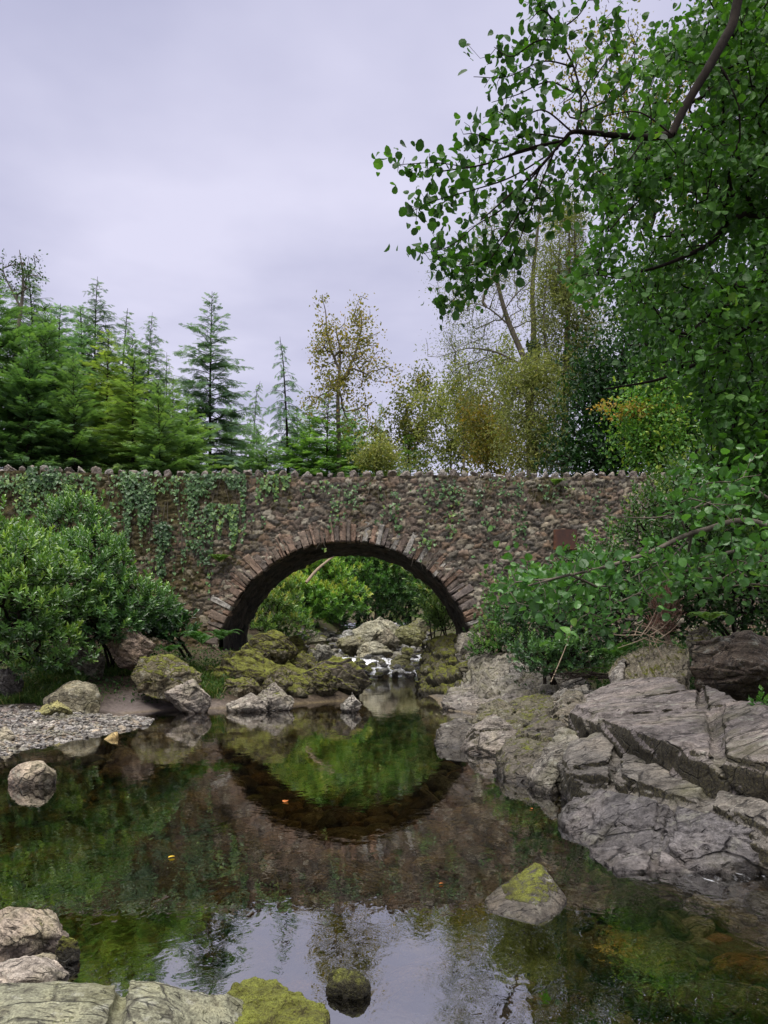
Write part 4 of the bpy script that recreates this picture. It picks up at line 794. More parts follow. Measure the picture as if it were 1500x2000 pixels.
# ------------------------------------------------------------------ conifers
def conifer_mesh(seed, H, R, droop, dens, open_=0.0, lead=.12):
    rg = np.random.default_rng(seed); A, B, ra, rb = [], [], [], []; LP, LA, LN, LS, LV = [], [], [], [], []
    hs = np.linspace(0, H, 26); bend = np.stack((.03 * H * np.sin(hs / H * 2 + seed) * (hs / H) ** 2, .02 * H * np.cos(hs / H * 3 + seed) * (hs / H) ** 2, hs), 1)
    if open_ > .5:                                                    # nodding leader
        t = sst(.9, 1.0, hs / H); bend[:, 0] -= t * .035 * H; bend[:, 2] -= t * .02 * H
    def at(z): return np.array([np.interp(z, hs, bend[:, k]) for k in range(3)])
    z = H * .16; az = 0
    while z < H * .985:
        f = z / H; L = R * (1 - f) ** (.68) * (1 - .42 * sst(.75, 1, f)) + .10; L *= rg.uniform(.55, 1.15) * (1.25 if rg.random() < .08 else 1); az += 2.4 + rg.uniform(-.4, .4)
        o = at(z); e0 = np.interp(f, [0, .5, 1], [-.12, .18, .8]) + rg.uniform(-.22, .2); h = np.array((math.cos(az), math.sin(az), 0)); side = np.array((-h[1], h[0], 0))
        ns = max(3, int(L / .22)); pts = []
        for s in np.linspace(0, 1, ns + 1):
            pts.append(o + h * L * s * math.cos(e0 * .8) + np.array((0, 0, L * (math.sin(e0) * s - droop * s * s + .16 * droop * s ** 4))))
        pts = np.array(pts)
        for i in range(ns):
            A.append(pts[i]); B.append(pts[i + 1]); w = .006 + .007 * L; ra.append(w * (1 - i / ns) + .004); rb.append(w * (1 - (i + 1) / ns) + .004)
        nt_ = max(3, int(L / (.115 / dens)))
        for j in range(nt_):
            s = .12 + .88 * (j + rg.random()) / nt_; p = np.array([np.interp(s, np.linspace(0, 1, ns + 1), pts[:, k]) for k in range(3)])
            i = min(int(s * ns), ns - 1); d = norm(pts[i + 1] - pts[i]); sg = 1 if j % 2 else -1
            tl = min((.22 + .26 * L * (1 - s) ** .7) * rg.uniform(.7, 1.25), .85)
            ax = d * rg.uniform(.5, 1.1) + side * sg * rg.uniform(.4, 1.0) + np.array((0, 0, -droop * rg.uniform(.2, 1.3)))
            if s > .93: ax = d + np.array((0, 0, -droop * .6))
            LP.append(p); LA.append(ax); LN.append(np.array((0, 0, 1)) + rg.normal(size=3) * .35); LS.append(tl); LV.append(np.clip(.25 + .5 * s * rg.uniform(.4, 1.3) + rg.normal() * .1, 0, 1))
        z += H * .0045 / dens * rg.uniform(.5, 1.5) * (1 + open_ * .35) * np.interp(f, [.1, .3, .4], [3, 2, 1])
    tr = polytube(bend, .009 * H * (1 - hs / H) ** .9 + .008, 7); br = tubes(A, B, ra, rb, 3); V, F = join([(tr[0], tr[1]), (br[0], br[1])])
    Vn, Fn, m = scatter(T['spray'], np.array(LP), np.array(LA), np.array(LN), np.array(LS))
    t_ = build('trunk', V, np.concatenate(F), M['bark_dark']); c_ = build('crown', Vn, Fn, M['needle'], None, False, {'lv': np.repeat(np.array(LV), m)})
    return t_, c_
CV = [conifer_mesh(1, 12, 4.2, .30, 1.0), conifer_mesh(2, 12, 4.2, .48, 1.0, .15), conifer_mesh(3, 12, 2.3, .85, .9, .9), conifer_mesh(4, 12, 5.2, .20, 1.05), conifer_mesh(5, 12, 2.7, .55, .8, .3)]
cused = [False] * 5
def conifer(label, px, top, Y, var, wid=1.0, col=(1, 1, 1), rot=0.0):
    x = (px - 750) / S * Y; zt = CZ + (1231 - top) / S * Y; zb = gz(x, Y) - .1; s = (zt - zb) / 12
    root = empty('conifer_tree', label, 'tree', (x, Y, zb), 'conifers behind the bridge'); root.rotation_euler[2] = rot; root.scale = (s * wid, s * wid, s)
    for o in CV[var]:
        q = o if not cused[var] else o.copy()
        if cused[var]: COL.objects.link(q)
        q.parent = root; q.color = (*col, 1)
    cused[var] = True
CON = [("big bright green spruce filling the picture edge behind the bridge", -10, 540, 27, 3, 1.2, (.72, .92, .66)),
       ("dark fir with ragged top just behind the big bright spruce", 62, 518, 33, 1, 1.1, (.75, .85, .9)),
       ("bluish green drooping spruce in front of the tall dark spire", 120, 590, 31, 0, 1.15, (.75, .98, 1.1)),
       ("tall dark spire shaped spruce topping its group", 188, 535, 37, 1, .85, (.65, .75, .85)),
       ("thin dark spruce leaning on the tall dark spire", 238, 600, 39, 4, 1.1, (.75, .82, .9)),
       ("yellow green bushy conifer below the tall dark spire", 205, 640, 29, 0, 1.1, (1.35, 1.25, .62)),
       ("narrow dark spruce standing between the yellow green conifer and the gap", 288, 608, 34, 1, .8, (.75, .88, .9)),
       ("thin pale larch like conifer with few branches", 322, 690, 42, 4, .9, (1.1, 1.1, 1.1)),
       ("low broad light green conifer beside the shapely dark fir", 345, 740, 30, 3, .95, (1.05, 1.15, .68)),
       ("shapely dark fir standing clear against the sky", 412, 566, 36, 0, .92, (.66, .80, .95)),
       ("slender nodding hemlock beside the shapely dark fir", 493, 730, 55, 2, .85, (.9, 1.0, 1.0)),
       ("dark green low conifer between the fir and the bridge wall", 450, 790, 52, 0, 1.2, (.9, 1.15, .85)),
       ("nodding hemlock with bare drooping tip in the middle gap", 562, 660, 52, 2, 1.05, (.72, .90, .95)),
       ("fresh green young conifer below the golden tree", 645, 765, 50, 0, 1.25, (1.2, 1.45, .8)),
       ("second fresh green conifer close by the golden tree trunk", 600, 790, 51, 3, .95, (1.15, 1.4, .8)),
       ("third fresh green conifer at the far edge of the golden tree", 700, 795, 52, 3, .95, (1.2, 1.4, .85)),
       ("thin pale young hemlock beyond the golden tree", 742, 780, 58, 2, .8, (1.1, 1.2, 1.0)),
       ("short dark conifer filling the gap beside the slender hemlock", 525, 850, 51, 0, 1.2, (.9, 1.05, .85)),
       ("low green conifer peeping over the wall near the willow scrub", 800, 850, 52, 0, 1.2, (1.1, 1.35, .85)),
       ("tall dark conifer behind the bluish green spruce", 95, 600, 40, 0, .8, (.6, .75, .8)),
       ("middle height green conifer between the big bright spruce and the bluish one", 92, 600, 28, 3, .9, (.75, .92, .72)),
       ("full green conifer rising behind the olive green young one", 250, 650, 33, 3, .95, (.8, .95, .75)),
       ("soft grey green conifer behind the yellow green bushy one", 160, 600, 36, 0, 1.1, (.85, 1.05, .95)),
       ("young bright conifer at the wall below the bluish green spruce", 150, 690, 26, 3, .75, (.85, 1.0, .72)),
       ("young olive green conifer at the wall beside the yellow green conifer", 262, 690, 27, 0, 1.1, (1.05, 1.1, .66)),
       ("low dark green conifer at the wall under the big bright spruce", 50, 650, 25.5, 3, .8, (.65, .85, .66)),
       ("spreading low conifer at the wall below the shapely dark fir", 370, 770, 28, 3, .9, (.85, 1.0, .8)),
       ("squat conifer at the wall below the narrow dark spruce", 315, 740, 26, 3, .85, (.85, 1.0, .72)),
       ("broad green conifer under the nodding hemlock", 575, 800, 54, 3, .9, (1.0, 1.25, .85)),
       ("broad light conifer filling in behind the fresh green ones", 670, 790, 56, 3, .9, (1.15, 1.4, .9)),
       ("low conifer between the slender hemlock and the nodding hemlock", 505, 830, 53, 3, .8, (.95, 1.2, .85)),
       ("low conifer in the far gap beside the grey brown bush", 745, 835, 55, 3, .75, (1.1, 1.35, .9)),
       ("hidden dark conifer filling the gap under the thin pale larch", 318, 745, 37, 0, .8, (.85, 1.0, .85))]
for i, c in enumerate(CON): conifer(*c, rot=i * 1.7)

# ------------------------------------------------------------------ broadleaf trees behind the bridge
def tree(name, label, root_lines, radii, tips, leaf, bark, seg, r0, group=None, cat='tree', bias=.35, sag=0., color=None, power=.42, seed=1, rmax=9.):
    """trunk and limbs are given polylines; twigs grow from them to the tips; leaf = (template, n, spread, size, droop, material, lv mean)"""
    rg = np.random.default_rng(seed); base = root_lines[0][0]; root = empty(name, label, cat, base, group)
    N, par, w, ti, td, ir = skeleton(root_lines, tips, seg, bias, .07, rg, sag); parts = [polytube(l, r, 8) for l, r in zip(root_lines, radii)]
    parts.append(twig_mesh(N, par, w, r0, power, 4, ir, rmax)); V, F = join(parts)
    under(build('trunk', V, F, M[bark]), root)
    tm, n, spread, size, droop, mat, lv = leaf; p, ax, nr, sc = cluster(tips, td, n, spread, size, droop, rg)
    ctr = np.repeat(rg.normal(size=len(tips)) * .16, n)
    o = under(leaves('crown', tm, p, ax, nr, sc, lv + ctr + rg.normal(size=len(p)) * .16, M[mat]), root)
    if color: o.color = (*color, 1)
    return root
def stem_line(pts, n=8): return smoothline(np.array(pts), n)
def taper(line, r0, r1): return np.linspace(r0, r1, len(line))
# golden tree
Yg = 50; b = Q(662, 925, Yg); zb = gz(b[0], Yg)
main = stem_line([(b[0], Yg, zb), Q(662, 900, Yg), Q(660, 780, Yg), Q(664, 690, Yg), Q(655, 640, Yg)]); br2 = stem_line([Q(661, 760, Yg), Q(690, 700, Yg + .3), Q(706, 640, Yg + .6), Q(702, 600, Yg + .7)]); br3 = stem_line([Q(661, 720, Yg), Q(640, 660, Yg - .2), Q(636, 610, Yg), Q(628, 578, Yg)])
rg = np.random.default_rng(2)
tp = blob_points(260, [(Q(665, 700, Yg), (2.24, 1.92, 2.40)), (Q(715, 660, Yg + .5), (1.44, 1.28, 1.76)), (Q(640, 665, Yg), (1.12, 1.12, 1.44)), (Q(700, 610, Yg + .6), (0.96, 0.96, 0.96)), (Q(735, 720, Yg), (1.28, 0.96, 0.96)), (Q(660, 790, Yg), (2.40, 1.92, 1.92))], rg, .6)
tp = np.concatenate((tp, [Q(630 + i, 575 + 4 * i, Yg) for i in range(4)], [Q(790, 722, Yg), Q(770, 728, Yg), Q(765, 745, Yg)]))
tree('golden_tree', "slim half bare tree with yellow autumn leaves in the middle gap", [main, br2, br3], [taper(main, .20, .03), taper(br2, .10, .022), taper(br3, .08, .012)], tp, ('dia', 16, .6, .19, .3, 'gold', .42), 'bark_grey', .7, .016, seed=3)
# tall thin willows and poplars
def willow(label, lines, rad, blobs, n, per, seed, size=.12, lv=.45, mat='olive', spread=.55, color=None):
    rg = np.random.default_rng(seed); return tree('willow_tree', label, lines, rad, blob_points(n, blobs, rg, .35), ('slim', per, spread, size, .45, mat, lv), 'bark_grey', .6, .0065, seed=seed, sag=.06, power=.46, rmax=.07, color=color)
Yw = 36
l1 = stem_line([Q(1040, 930, Yw) * np.array((1, 1, .35)), Q(1035, 800, Yw), Q(1030, 720, Yw), Q(990, 620, Yw), Q(965, 520, Yw), Q(960, 450, Yw)]); l2 = stem_line([Q(1034, 780, Yw), Q(1042, 660, Yw), Q(1040, 560, Yw), Q(1050, 450, Yw), Q(1060, 370, Yw)])
l3 = stem_line([Q(1030, 720, Yw), Q(975, 690, Yw), Q(920, 680, Yw), Q(880, 690, Yw)]); l4 = stem_line([Q(1000, 640, Yw), Q(950, 600, Yw), Q(900, 590, Yw)])
willow("tall forked willow with thin grey twigs and an ivy wrapped stem", [l1, l2, l3, l4], [taper(l1, .24, .03), taper(l2, .17, .03), taper(l3, .07, .012), taper(l4, .05, .01)],
       [(Q(930, 560, Yw), (2.0, 1.5, 2.4)), (Q(900, 680, Yw), (1.6, 1.3, 1.6)), (Q(980, 480, Yw), (1.7, 1.4, 2.2)), (Q(1050, 420, Yw), (1.3, 1.2, 2.2)), (Q(1050, 560, Yw), (1.5, 1.3, 2.6)), (Q(960, 760, Yw), (1.8, 1.4, 1.4))], 650, 26, 11, .12, .42)
l1 = stem_line([Q(1100, 930, Yw - 2) * np.array((1, 1, .35)), Q(1104, 800, Yw - 2), Q(1108, 660, Yw - 2), Q(1112, 560, Yw - 2), Q(1112, 430, Yw - 2)]); l2 = stem_line([Q(1106, 700, Yw - 2), Q(1130, 640, Yw - 2), Q(1165, 590, Yw - 2)]); l3 = stem_line([Q(1106, 750, Yw - 2), Q(1070, 690, Yw - 2), Q(1062, 620, Yw - 2), Q(1068, 540, Yw - 2)])
willow("dark stemmed poplar with olive yellow leaves beside the forked willow", [l1, l2, l3], [taper(l1, .20, .03), taper(l2, .06, .015), taper(l3, .09, .015)],
       [(Q(1105, 480, Yw - 2), (1.1, 1.1, 2.6)), (Q(1130, 600, Yw - 2), (1.3, 1.1, 1.6)), (Q(1075, 600, Yw - 2), (1.0, 1.0, 2.2)), (Q(1150, 700, Yw - 2), (1.0, 1.0, 1.5)), (Q(1090, 740, Yw - 2), (1.3, 1.1, 1.6))], 560, 44, 12, .16, .5)
l1 = stem_line([Q(1045, 930, Yw - 4) * np.array((1, 1, .35)), Q(1042, 860, Yw - 4), Q(1040, 800, Yw - 4), Q(1040, 740, Yw - 4)])
willow("bushy olive yellow willow growing round the foot of the tall trees", [l1], [taper(l1, .16, .04)], [(Q(1045, 790, Yw - 4), (1.4, 1.1, 1.3)), (Q(1010, 745, Yw - 4), (1.0, .9, .8)), (Q(1040, 860, Yw - 4), (1.6, 1.2, 1.4)), (Q(1060, 730, Yw - 4), (.8, .8, .9)), (Q(1085, 870, Yw - 4), (1.3, 1.1, 1.2))], 420, 38, 13, .16, .58)
# ivy sleeve on the stem
a = rg.uniform(0, 6.28, 520); t = rg.uniform(0, 1, 520); pv = np.array([Q(1042, 760 - 95 * q, Yw) for q in t]); rr = .22 + .10 * rg.random(520); pv[:, 0] += np.cos(a) * rr; pv[:, 1] += np.sin(a) * rr
tag(leaves('ivy', 'heart', pv, rg.normal(size=(520, 3)) * .5 + np.array((0, 0, -.6)), np.stack((np.cos(a), np.sin(a), .3 + 0 * a), 1), rg.uniform(.10, .18, 520), rg.uniform(0, .35, 520), M['ivy']), "dark ivy sleeve round the stem of the forked willow", 'ivy')
# scrub between
def scrub(name, label, px, base, Y, blobs, n, per, mat, lv, seed, size=.12, tm='dia', bark='bark_grey', color=None, spread=.5):
    b = Q(px, base, Y); z = gz(b[0], Y); l = stem_line([(b[0], Y, z), (b[0] + .1, Y, (z + b[2]) / 2), b, b + np.array((.1, 0, .8))]); rg = np.random.default_rng(seed)
    return tree(name, label, [l], [taper(l, .10, .03)], blob_points(n, blobs, rg, .2), (tm, per, spread * 1.2, size * 1.0, .3, mat, lv), bark, .45, .007, seed=seed, color=color)
scrub('scrub_tree', "pale olive scrub tree with bare twigs showing above the wall", 880, 880, 50, [(Q(880, 830, 50), (2.6, 1.8, 2.5)), (Q(840, 775, 50), (1.3, 1.1, 1.6)), (Q(915, 860, 50), (2, 1.6, 1.6)), (Q(870, 900, 50), (3, 1.6, 1.3))], 190, 34, 'olive', .55, 21, .20)
scrub('scrub_tree', "yellow green scrub tree beside the low green conifer", 800, 880, 53, [(Q(810, 800, 53), (2, 1.6, 2)), (Q(830, 740, 53), (.9, .9, 1.3)), (Q(780, 860, 53), (2.6, 2, 1.8))], 170, 34, 'gold', .10, 22, .20)
scrub('scrub_tree', "bright yellow autumn bush glowing between the scrub and the willow", 950, 880, 38, [(Q(945, 850, 38), (1.3, 1.2, 1.4)), (Q(925, 800, 38), (.9, .9, 1)), (Q(985, 890, 38), (1.6, 1.2, 1))], 150, 34, 'gold', .42, 23, .15)
scrub('scrub_tree', "grey brown leafless looking bush peeping over the coping", 735, 905, 48, [(Q(740, 890, 48), (1.6, 1.2, 1.0))], 90, 40, 'olive', .70, 24, size=.15)
scrub('slender_tree', "slender airy yellow green tree rising left of the forked willow", 905, 860, 44, [(Q(905, 780, 44), (1.1, 1.0, 2.2)), (Q(885, 730, 44), (.7, .7, 1.4)), (Q(925, 830, 44), (1.3, 1.1, 1.4))], 150, 26, 'olive', .62, 25, .15)
scrub('slender_tree', "second slender yellow green tree close to the forked willow", 975, 860, 42, [(Q(975, 770, 42), (1.2, 1.0, 2.4)), (Q(985, 700, 42), (.7, .7, 1.6)), (Q(960, 840, 42), (1.4, 1.1, 1.4))], 170, 26, 'olive', .55, 26, .15)
# big dark broadleaf masses at the far end of the bridge
def broad(label, px, Y, blobs, n, per, lv, seed, color=(1, 1, 1), size=.17, mat='broad'):
    b = Q(px, 925, Y); z = gz(b[0], Y); l = stem_line([(b[0], Y, z), (b[0] + .1, Y, z + 3), (b[0], Y + .1, b[2]), b + np.array((.2, 0, 4.))]); rg = np.random.default_rng(seed)
    return tree('broadleaf_tree', label, [l], [taper(l, .28, .06)], blob_points(n, blobs, rg, .65), ('dia', per, .9, size, .3, mat, lv), 'bark_dark', .8, .012, seed=seed, color=color)
broad("very dark green tree standing right behind the parapet", 1200, 29, [(Q(1190, 830, 29), (1.9, 1.5, 1.9)), (Q(1160, 740, 29), (1.2, 1.2, 1.6)), (Q(1240, 760, 29), (2, 1.5, 2.0)), (Q(1150, 890, 29), (1.4, 1.2, 1.0)), (Q(1290, 850, 29), (2, 1.5, 1.8))], 420, 40, .22, 31, (.62, .78, .78))
broad("tall mid green tree rising behind the overhanging alder leaves", 1330, 31, [(Q(1270, 560, 31), (1.8, 1.6, 1.7)), (Q(1330, 640, 31), (2.4, 1.8, 2.4)), (Q(1400, 520, 31), (2.6, 1.8, 2.6)), (Q(1260, 660, 31), (1.3, 1.3, 1.2)), (Q(1450, 700, 31), (2.4, 1.8, 2.4))], 520, 40, .50, 32, (1.0, 1.05, .9))
broad("light yellow green maple spreading over the far end of the parapet", 1290, 25, [(Q(1270, 840, 25), (1.1, .9, .8)), (Q(1250, 780, 25), (.6, .5, .5)), (Q(1300, 790, 25), (.9, .7, .6)), (Q(1310, 880, 25), (1.1, .9, .5))], 170, 40, .72, 33, (1.35, 1.55, 1.0), .13)
broad("dark tree closing the view at the far end of the bridge", 1440, 26, [(Q(1430, 840, 26), (1.7, 1.3, 1.8)), (Q(1480, 740, 26), (1.6, 1.3, 2.0)), (Q(1390, 760, 26), (1.3, 1.1, 1.5)), (Q(1500, 900, 26), (1.6, 1.3, 1.2))], 330, 36, .2, 34, (.6, .72, .7))
broad("autumn tinted tall tree glimpsed through the top of the alder", 1280, 34, [(Q(1180, 140, 34), (2.0, 1.6, 2.4)), (Q(1240, 260, 34), (2.2, 1.8, 2.6)), (Q(1330, 380, 34), (2.4, 1.8, 2.6)), (Q(1400, 180, 34), (3, 2, 3.5))], 420, 22, .42, 35, (.8, .85, .8), .14, 'gold')
sp = rg.normal(size=(46, 3)) * np.array((.55, .2, .10)) + Q(1235, 800, 24.6); p, ax, nr, sc = cluster(sp, np.tile((-1., 0, .1), (46, 1)), 12, .2, .10, .2, rg)
l = stem_line([Q(1300, 830, 24.9), Q(1262, 808, 24.7), Q(1205, 806, 24.5)])
spr = empty('autumn_branch', "orange and yellow branch catching the eye above the parapet", 'branch', Q(1300, 830, 24.9)); V, F = polytube(l, taper(l, .03, .006), 5); under(build('stem', V, F, M['bark_dark']), spr); under(leaves('foliage', 'dia', p, ax, nr, sc, rg.uniform(.3, 1, len(p)), M['gold']), spr)
# sparse ragged tree top at the picture edge
l = stem_line([(-14.2, 28.5, gz(-14, 28.5)), Q(30, 700, 28.5), Q(45, 560, 28.5), Q(38, 488, 28.5)]); l2 = stem_line([Q(40, 600, 28.5), Q(10, 540, 28.5), Q(5, 512, 28.5)])
tree('ragged_tree', "thin broadleaf with a few grey leaves poking above the spruces", [l, l2], [taper(l, .12, .012), taper(l2, .04, .01)], blob_points(70, [(Q(20, 540, 28.5), (.9, .6, .7)), (Q(55, 530, 28.5), (.6, .5, .6))], np.random.default_rng(5), .5), ('dia', 10, .22, .09, .1, 'broad', .3), 'bark_grey', .4, .008, seed=6, color=(1.2, 1.0, 1.1))

# ------------------------------------------------------------------ shrubs with whorled shoots
def shoots(base, d, n, L, size, rng, tilt=.8, gold=2.4):
    """n leaves spirally round every shoot; returns pos, axis, normal, scale"""
    m = len(base); d = norm(d); ref = np.tile((0., 0, 1), (m, 1)); u = norm(np.cross(d, ref + rng.normal(size=(m, 3)) * .05)); w = np.cross(d, u); P_, A_, N_, S_ = [], [], [], []
    for k in range(n):
        a = k * gold + rng.uniform(-.3, .3, m); t = (k + .5) / n; rad = np.cos(a)[:, None] * u + np.sin(a)[:, None] * w; tl = tilt * (1.25 - .75 * t)
        P_.append(base + d * (L * t)[:, None] if not np.isscalar(L) else base + d * L * t); A_.append(d * math.cos(tl) + rad * math.sin(tl) + np.array((0, 0, -.10)) * (1 - t)); N_.append(d * math.sin(tl) - rad * math.cos(tl) + np.array((0, 0, .35))); S_.append(size * rng.uniform(.7, 1.15, m) * (1 - .25 * abs(t - .5)))
    return np.concatenate(P_), np.concatenate(A_), np.concatenate(N_), np.concatenate(S_)
def shrub(name, label, base, blobs, n, leafn, size, L, mat, tm, seed, up=.9, out=.7, lv=.45, tilt=.8, cat='shrub', bark='bark_dark', color=None, group=None, ymin=-99, topbright=.3):
    rg = np.random.default_rng(seed); p = blob_points(n, blobs, rg, .6); c = np.array([b[0] for b in blobs]); r = np.array([b[1] for b in blobs])
    rel = (p[:, None] - c[None]) / r[None]; k = np.argmin((rel ** 2).sum(2), 1); rr = rel[np.arange(n), k]; d = norm(rr) * out + np.array((0, -.15, up)) + rg.normal(size=(n, 3)) * .35
    gr = ground_z(p[:, 0], p[:, 1], False)[0]; ok = p[:, 2] > gr + .05; ok &= p[:, 1] > ymin; p, d, rr = p[ok], d[ok], rr[ok]
    root = empty(name, label, cat, base, group)
    lines = [stem_line([np.array(base) + np.array((.12 * math.cos(q), .1 * math.sin(q), -.2)), np.array(base) * .7 + c[q % len(c)] * .3, c[q % len(c)]], 5) for q in range(min(6, max(3, len(c))))]
    N, par, w, ti, td, ir = skeleton(lines, p, .35, .4, .06, rg); parts = [polytube(l, taper(l, .035, .015), 5) for l in lines]; parts.append(twig_mesh(N, par, w, .005, .42, 3, ir, .03)); V, F = join(parts)
    under(build('stem', V, F, M[bark]), root)
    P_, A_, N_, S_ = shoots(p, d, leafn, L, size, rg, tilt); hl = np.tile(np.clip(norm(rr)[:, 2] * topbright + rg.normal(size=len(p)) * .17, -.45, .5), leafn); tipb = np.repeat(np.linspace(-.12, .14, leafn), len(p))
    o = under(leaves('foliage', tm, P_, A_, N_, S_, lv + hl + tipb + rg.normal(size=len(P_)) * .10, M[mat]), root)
    if color: o.color = (*color, 1)
    return root
# laurel mass on the near bank
shrub('laurel_bush', "glossy laurel bush crowding the near bank at the picture edge", (-7.6, 14.6, .75), [(Q(15, 1140, 13.6), (.85, .9, .95)), (Q(40, 1200, 13.2), (.9, .8, .8)), (Q(-40, 1085, 14), (.8, .9, .8)), (Q(70, 1270, 13.4), (.9, .6, .45)), (Q(100, 1170, 14.4), (.85, .8, .8))], 1250, 11, .118, .20, 'laurel', 'long', 51, lv=.50, color=(1.05, 1.0, .8))
shrub('laurel_bush', "wide laurel bush with pale shoots in front of the ivy wall", (-5.6, 16.1, .9), [(Q(175, 1130, 15.6), (.9, .8, .75)), (Q(230, 1185, 15.6), (.85, .7, .6)), (Q(170, 1215, 15.0), (.9, .7, .5)), (Q(290, 1185, 16.4), (.5, .5, .35)), (Q(110, 1110, 15.8), (.7, .7, .6))], 1250, 11, .118, .20, 'laurel', 'long', 52, lv=.44)
shrub('laurel_bush', "taller laurel growing against the wall behind the wide laurel bush", (-6.9, 17.9, 1.2), [(Q(140, 1030, 17.6), (.65, .5, .7)), (Q(40, 1085, 17.2), (.9, .7, .6)), (Q(185, 1080, 17.4), (.6, .5, .5)), (Q(195, 1030, 17.8), (.25, .3, .4))], 700, 11, .118, .20, 'laurel', 'long', 53, lv=.46)
shrub('laurel_bush', "dark low laurel sprays spreading beside the brown boulder", (-4.4, 17.2, 1.1), [(Q(315, 1210, 16.8), (.45, .4, .28)), (Q(340, 1235, 16.6), (.4, .35, .22)), (Q(280, 1230, 16.4), (.5, .4, .25))], 240, 10, .14, .2, 'laurel', 'long', 54, lv=.22)
# thickets seen through the arch
def thicket(name, label, blobs, n, seed, lv, color=None, size=.22, mat='rhodo', tm='long', leafn=9, L=.22):
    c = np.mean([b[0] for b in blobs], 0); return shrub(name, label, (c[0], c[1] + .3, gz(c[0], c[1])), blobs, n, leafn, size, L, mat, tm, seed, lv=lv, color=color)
thicket('rhododendron_bush', "light green rhododendron bank filling the arch opening", [(Q(560, 1170, 36), (2.1, 1.6, 1.5)), (Q(520, 1200, 34), (1.6, 1.2, 1.0)), (Q(610, 1140, 38), (2.2, 1.6, 1.8)), (Q(650, 1180, 37), (1.8, 1.2, 1.0)), (Q(590, 1090, 39), (2.4, 1.5, 1.5))], 1700, 61, .56, (1.3, 1.45, 1.15))
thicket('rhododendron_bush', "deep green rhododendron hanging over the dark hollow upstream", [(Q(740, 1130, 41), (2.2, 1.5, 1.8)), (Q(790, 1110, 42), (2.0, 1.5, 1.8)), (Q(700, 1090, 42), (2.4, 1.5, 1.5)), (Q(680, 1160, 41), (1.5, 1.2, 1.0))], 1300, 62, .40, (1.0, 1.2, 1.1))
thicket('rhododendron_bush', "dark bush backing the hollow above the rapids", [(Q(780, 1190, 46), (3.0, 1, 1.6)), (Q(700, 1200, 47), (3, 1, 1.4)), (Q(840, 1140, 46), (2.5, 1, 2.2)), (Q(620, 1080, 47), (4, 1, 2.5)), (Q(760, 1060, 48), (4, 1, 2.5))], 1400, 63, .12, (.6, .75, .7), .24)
thicket('rhododendron_bush', "bright leafy shrub just inside the far side of the arch", [(Q(828, 1110, 26), (.7, .6, .9)), (Q(850, 1160, 25.5), (.5, .5, .6)), (Q(870, 1200, 25), (.6, .5, .5))], 420, 64, .6, None, .13)
shrub('heather_bush', "grey green feathery bush leaning beside the arch foot", (1.95, 23.6, 1.0), [(Q(855, 1195, 23.2), (.38, .35, .42)), (Q(868, 1215, 23), (.35, .3, .3))], 260, 16, .075, .22, 'olive', 'slim', 65, lv=.12, color=(.75, 1.0, 1.1), tilt=.5)
l = smoothline([Q(598, 1138, 33), Q(620, 1112, 33.4), Q(652, 1086, 34)], 4); V, F = polytube(l, taper(l, .07, .05), 7)
tag(build('fallen_branch', V, F, M['bark_pale'], None, True), "pale dead branch sloping through the rhododendron in the arch", 'branch')

shrub('leafy_shrub', "light leafy shrub on the slope just beyond the near arch foot", (-3.8, 27.5, gz(-3.8, 27.5)), [(Q(520, 1200, 27), (.9, .7, .8)), (Q(570, 1228, 27.5), (.8, .6, .4)), (Q(540, 1165, 28), (.8, .6, .7)), (Q(490, 1230, 26), (.7, .5, .5))], 620, 9, .14, .2, 'rhodo', 'long', 78, lv=.55)
# ------------------------------------------------------------------ shrubs and ferns of the far bank
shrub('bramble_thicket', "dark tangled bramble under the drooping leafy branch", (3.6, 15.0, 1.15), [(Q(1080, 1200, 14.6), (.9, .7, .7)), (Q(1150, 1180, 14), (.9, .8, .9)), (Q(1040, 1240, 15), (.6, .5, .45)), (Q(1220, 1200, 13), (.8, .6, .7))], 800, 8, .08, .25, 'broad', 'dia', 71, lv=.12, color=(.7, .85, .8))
shrub('leafy_shrub', "fresh green leafy shrub in front of the wall by the rusty plate", (4.2, 17.6, 1.3), [(Q(1130, 1165, 17.4), (.9, .6, .7)), (Q(1060, 1160, 17.6), (.7, .5, .5)), (Q(1000, 1190, 17.6), (.5, .5, .6)), (Q(1215, 1120, 16.5), (.8, .7, .8))], 700, 8, .10, .28, 'hazel', 'dia', 72, lv=.45)
shrub('leafy_shrub', "tall leafy shrub mass hiding the far end of the bridge", (6.2, 13.6, 1.25), [(Q(1300, 1080, 13.5), (1.0, .8, 1.1)), (Q(1400, 1060, 12.5), (1.1, .9, 1.2)), (Q(1480, 1150, 11.5), (1.0, .9, .9)), (Q(1340, 1180, 12), (.8, .7, .6)), (Q(1420, 980, 14), (1.2, .9, 1.1)), (Q(1500, 1020, 12), (.9, .8, 1.2))], 2100, 9, .095, .28, 'broad', 'dia', 73, lv=.36)
shrub('leafy_shrub', "low dark bush at the foot of the bramble on the rock edge", (2.9, 13.6, .75), [(Q(1070, 1288, 13.4), (.45, .35, .28)), (Q(1120, 1280, 13.2), (.5, .35, .3)), (Q(1035, 1275, 14), (.3, .3, .25))], 300, 8, .09, .16, 'laurel', 'dia', 74, lv=.30)
shrub('leafy_shrub', "green creeping weeds at the abutment foot", (2.6, 17.9, 1.2), [(Q(960, 1245, 17.6), (.5, .35, .25)), (Q(1000, 1255, 17), (.45, .35, .25)), (Q(940, 1270, 17.2), (.35, .3, .15))], 320, 8, .06, .14, 'fern', 'dia', 75, lv=.45)
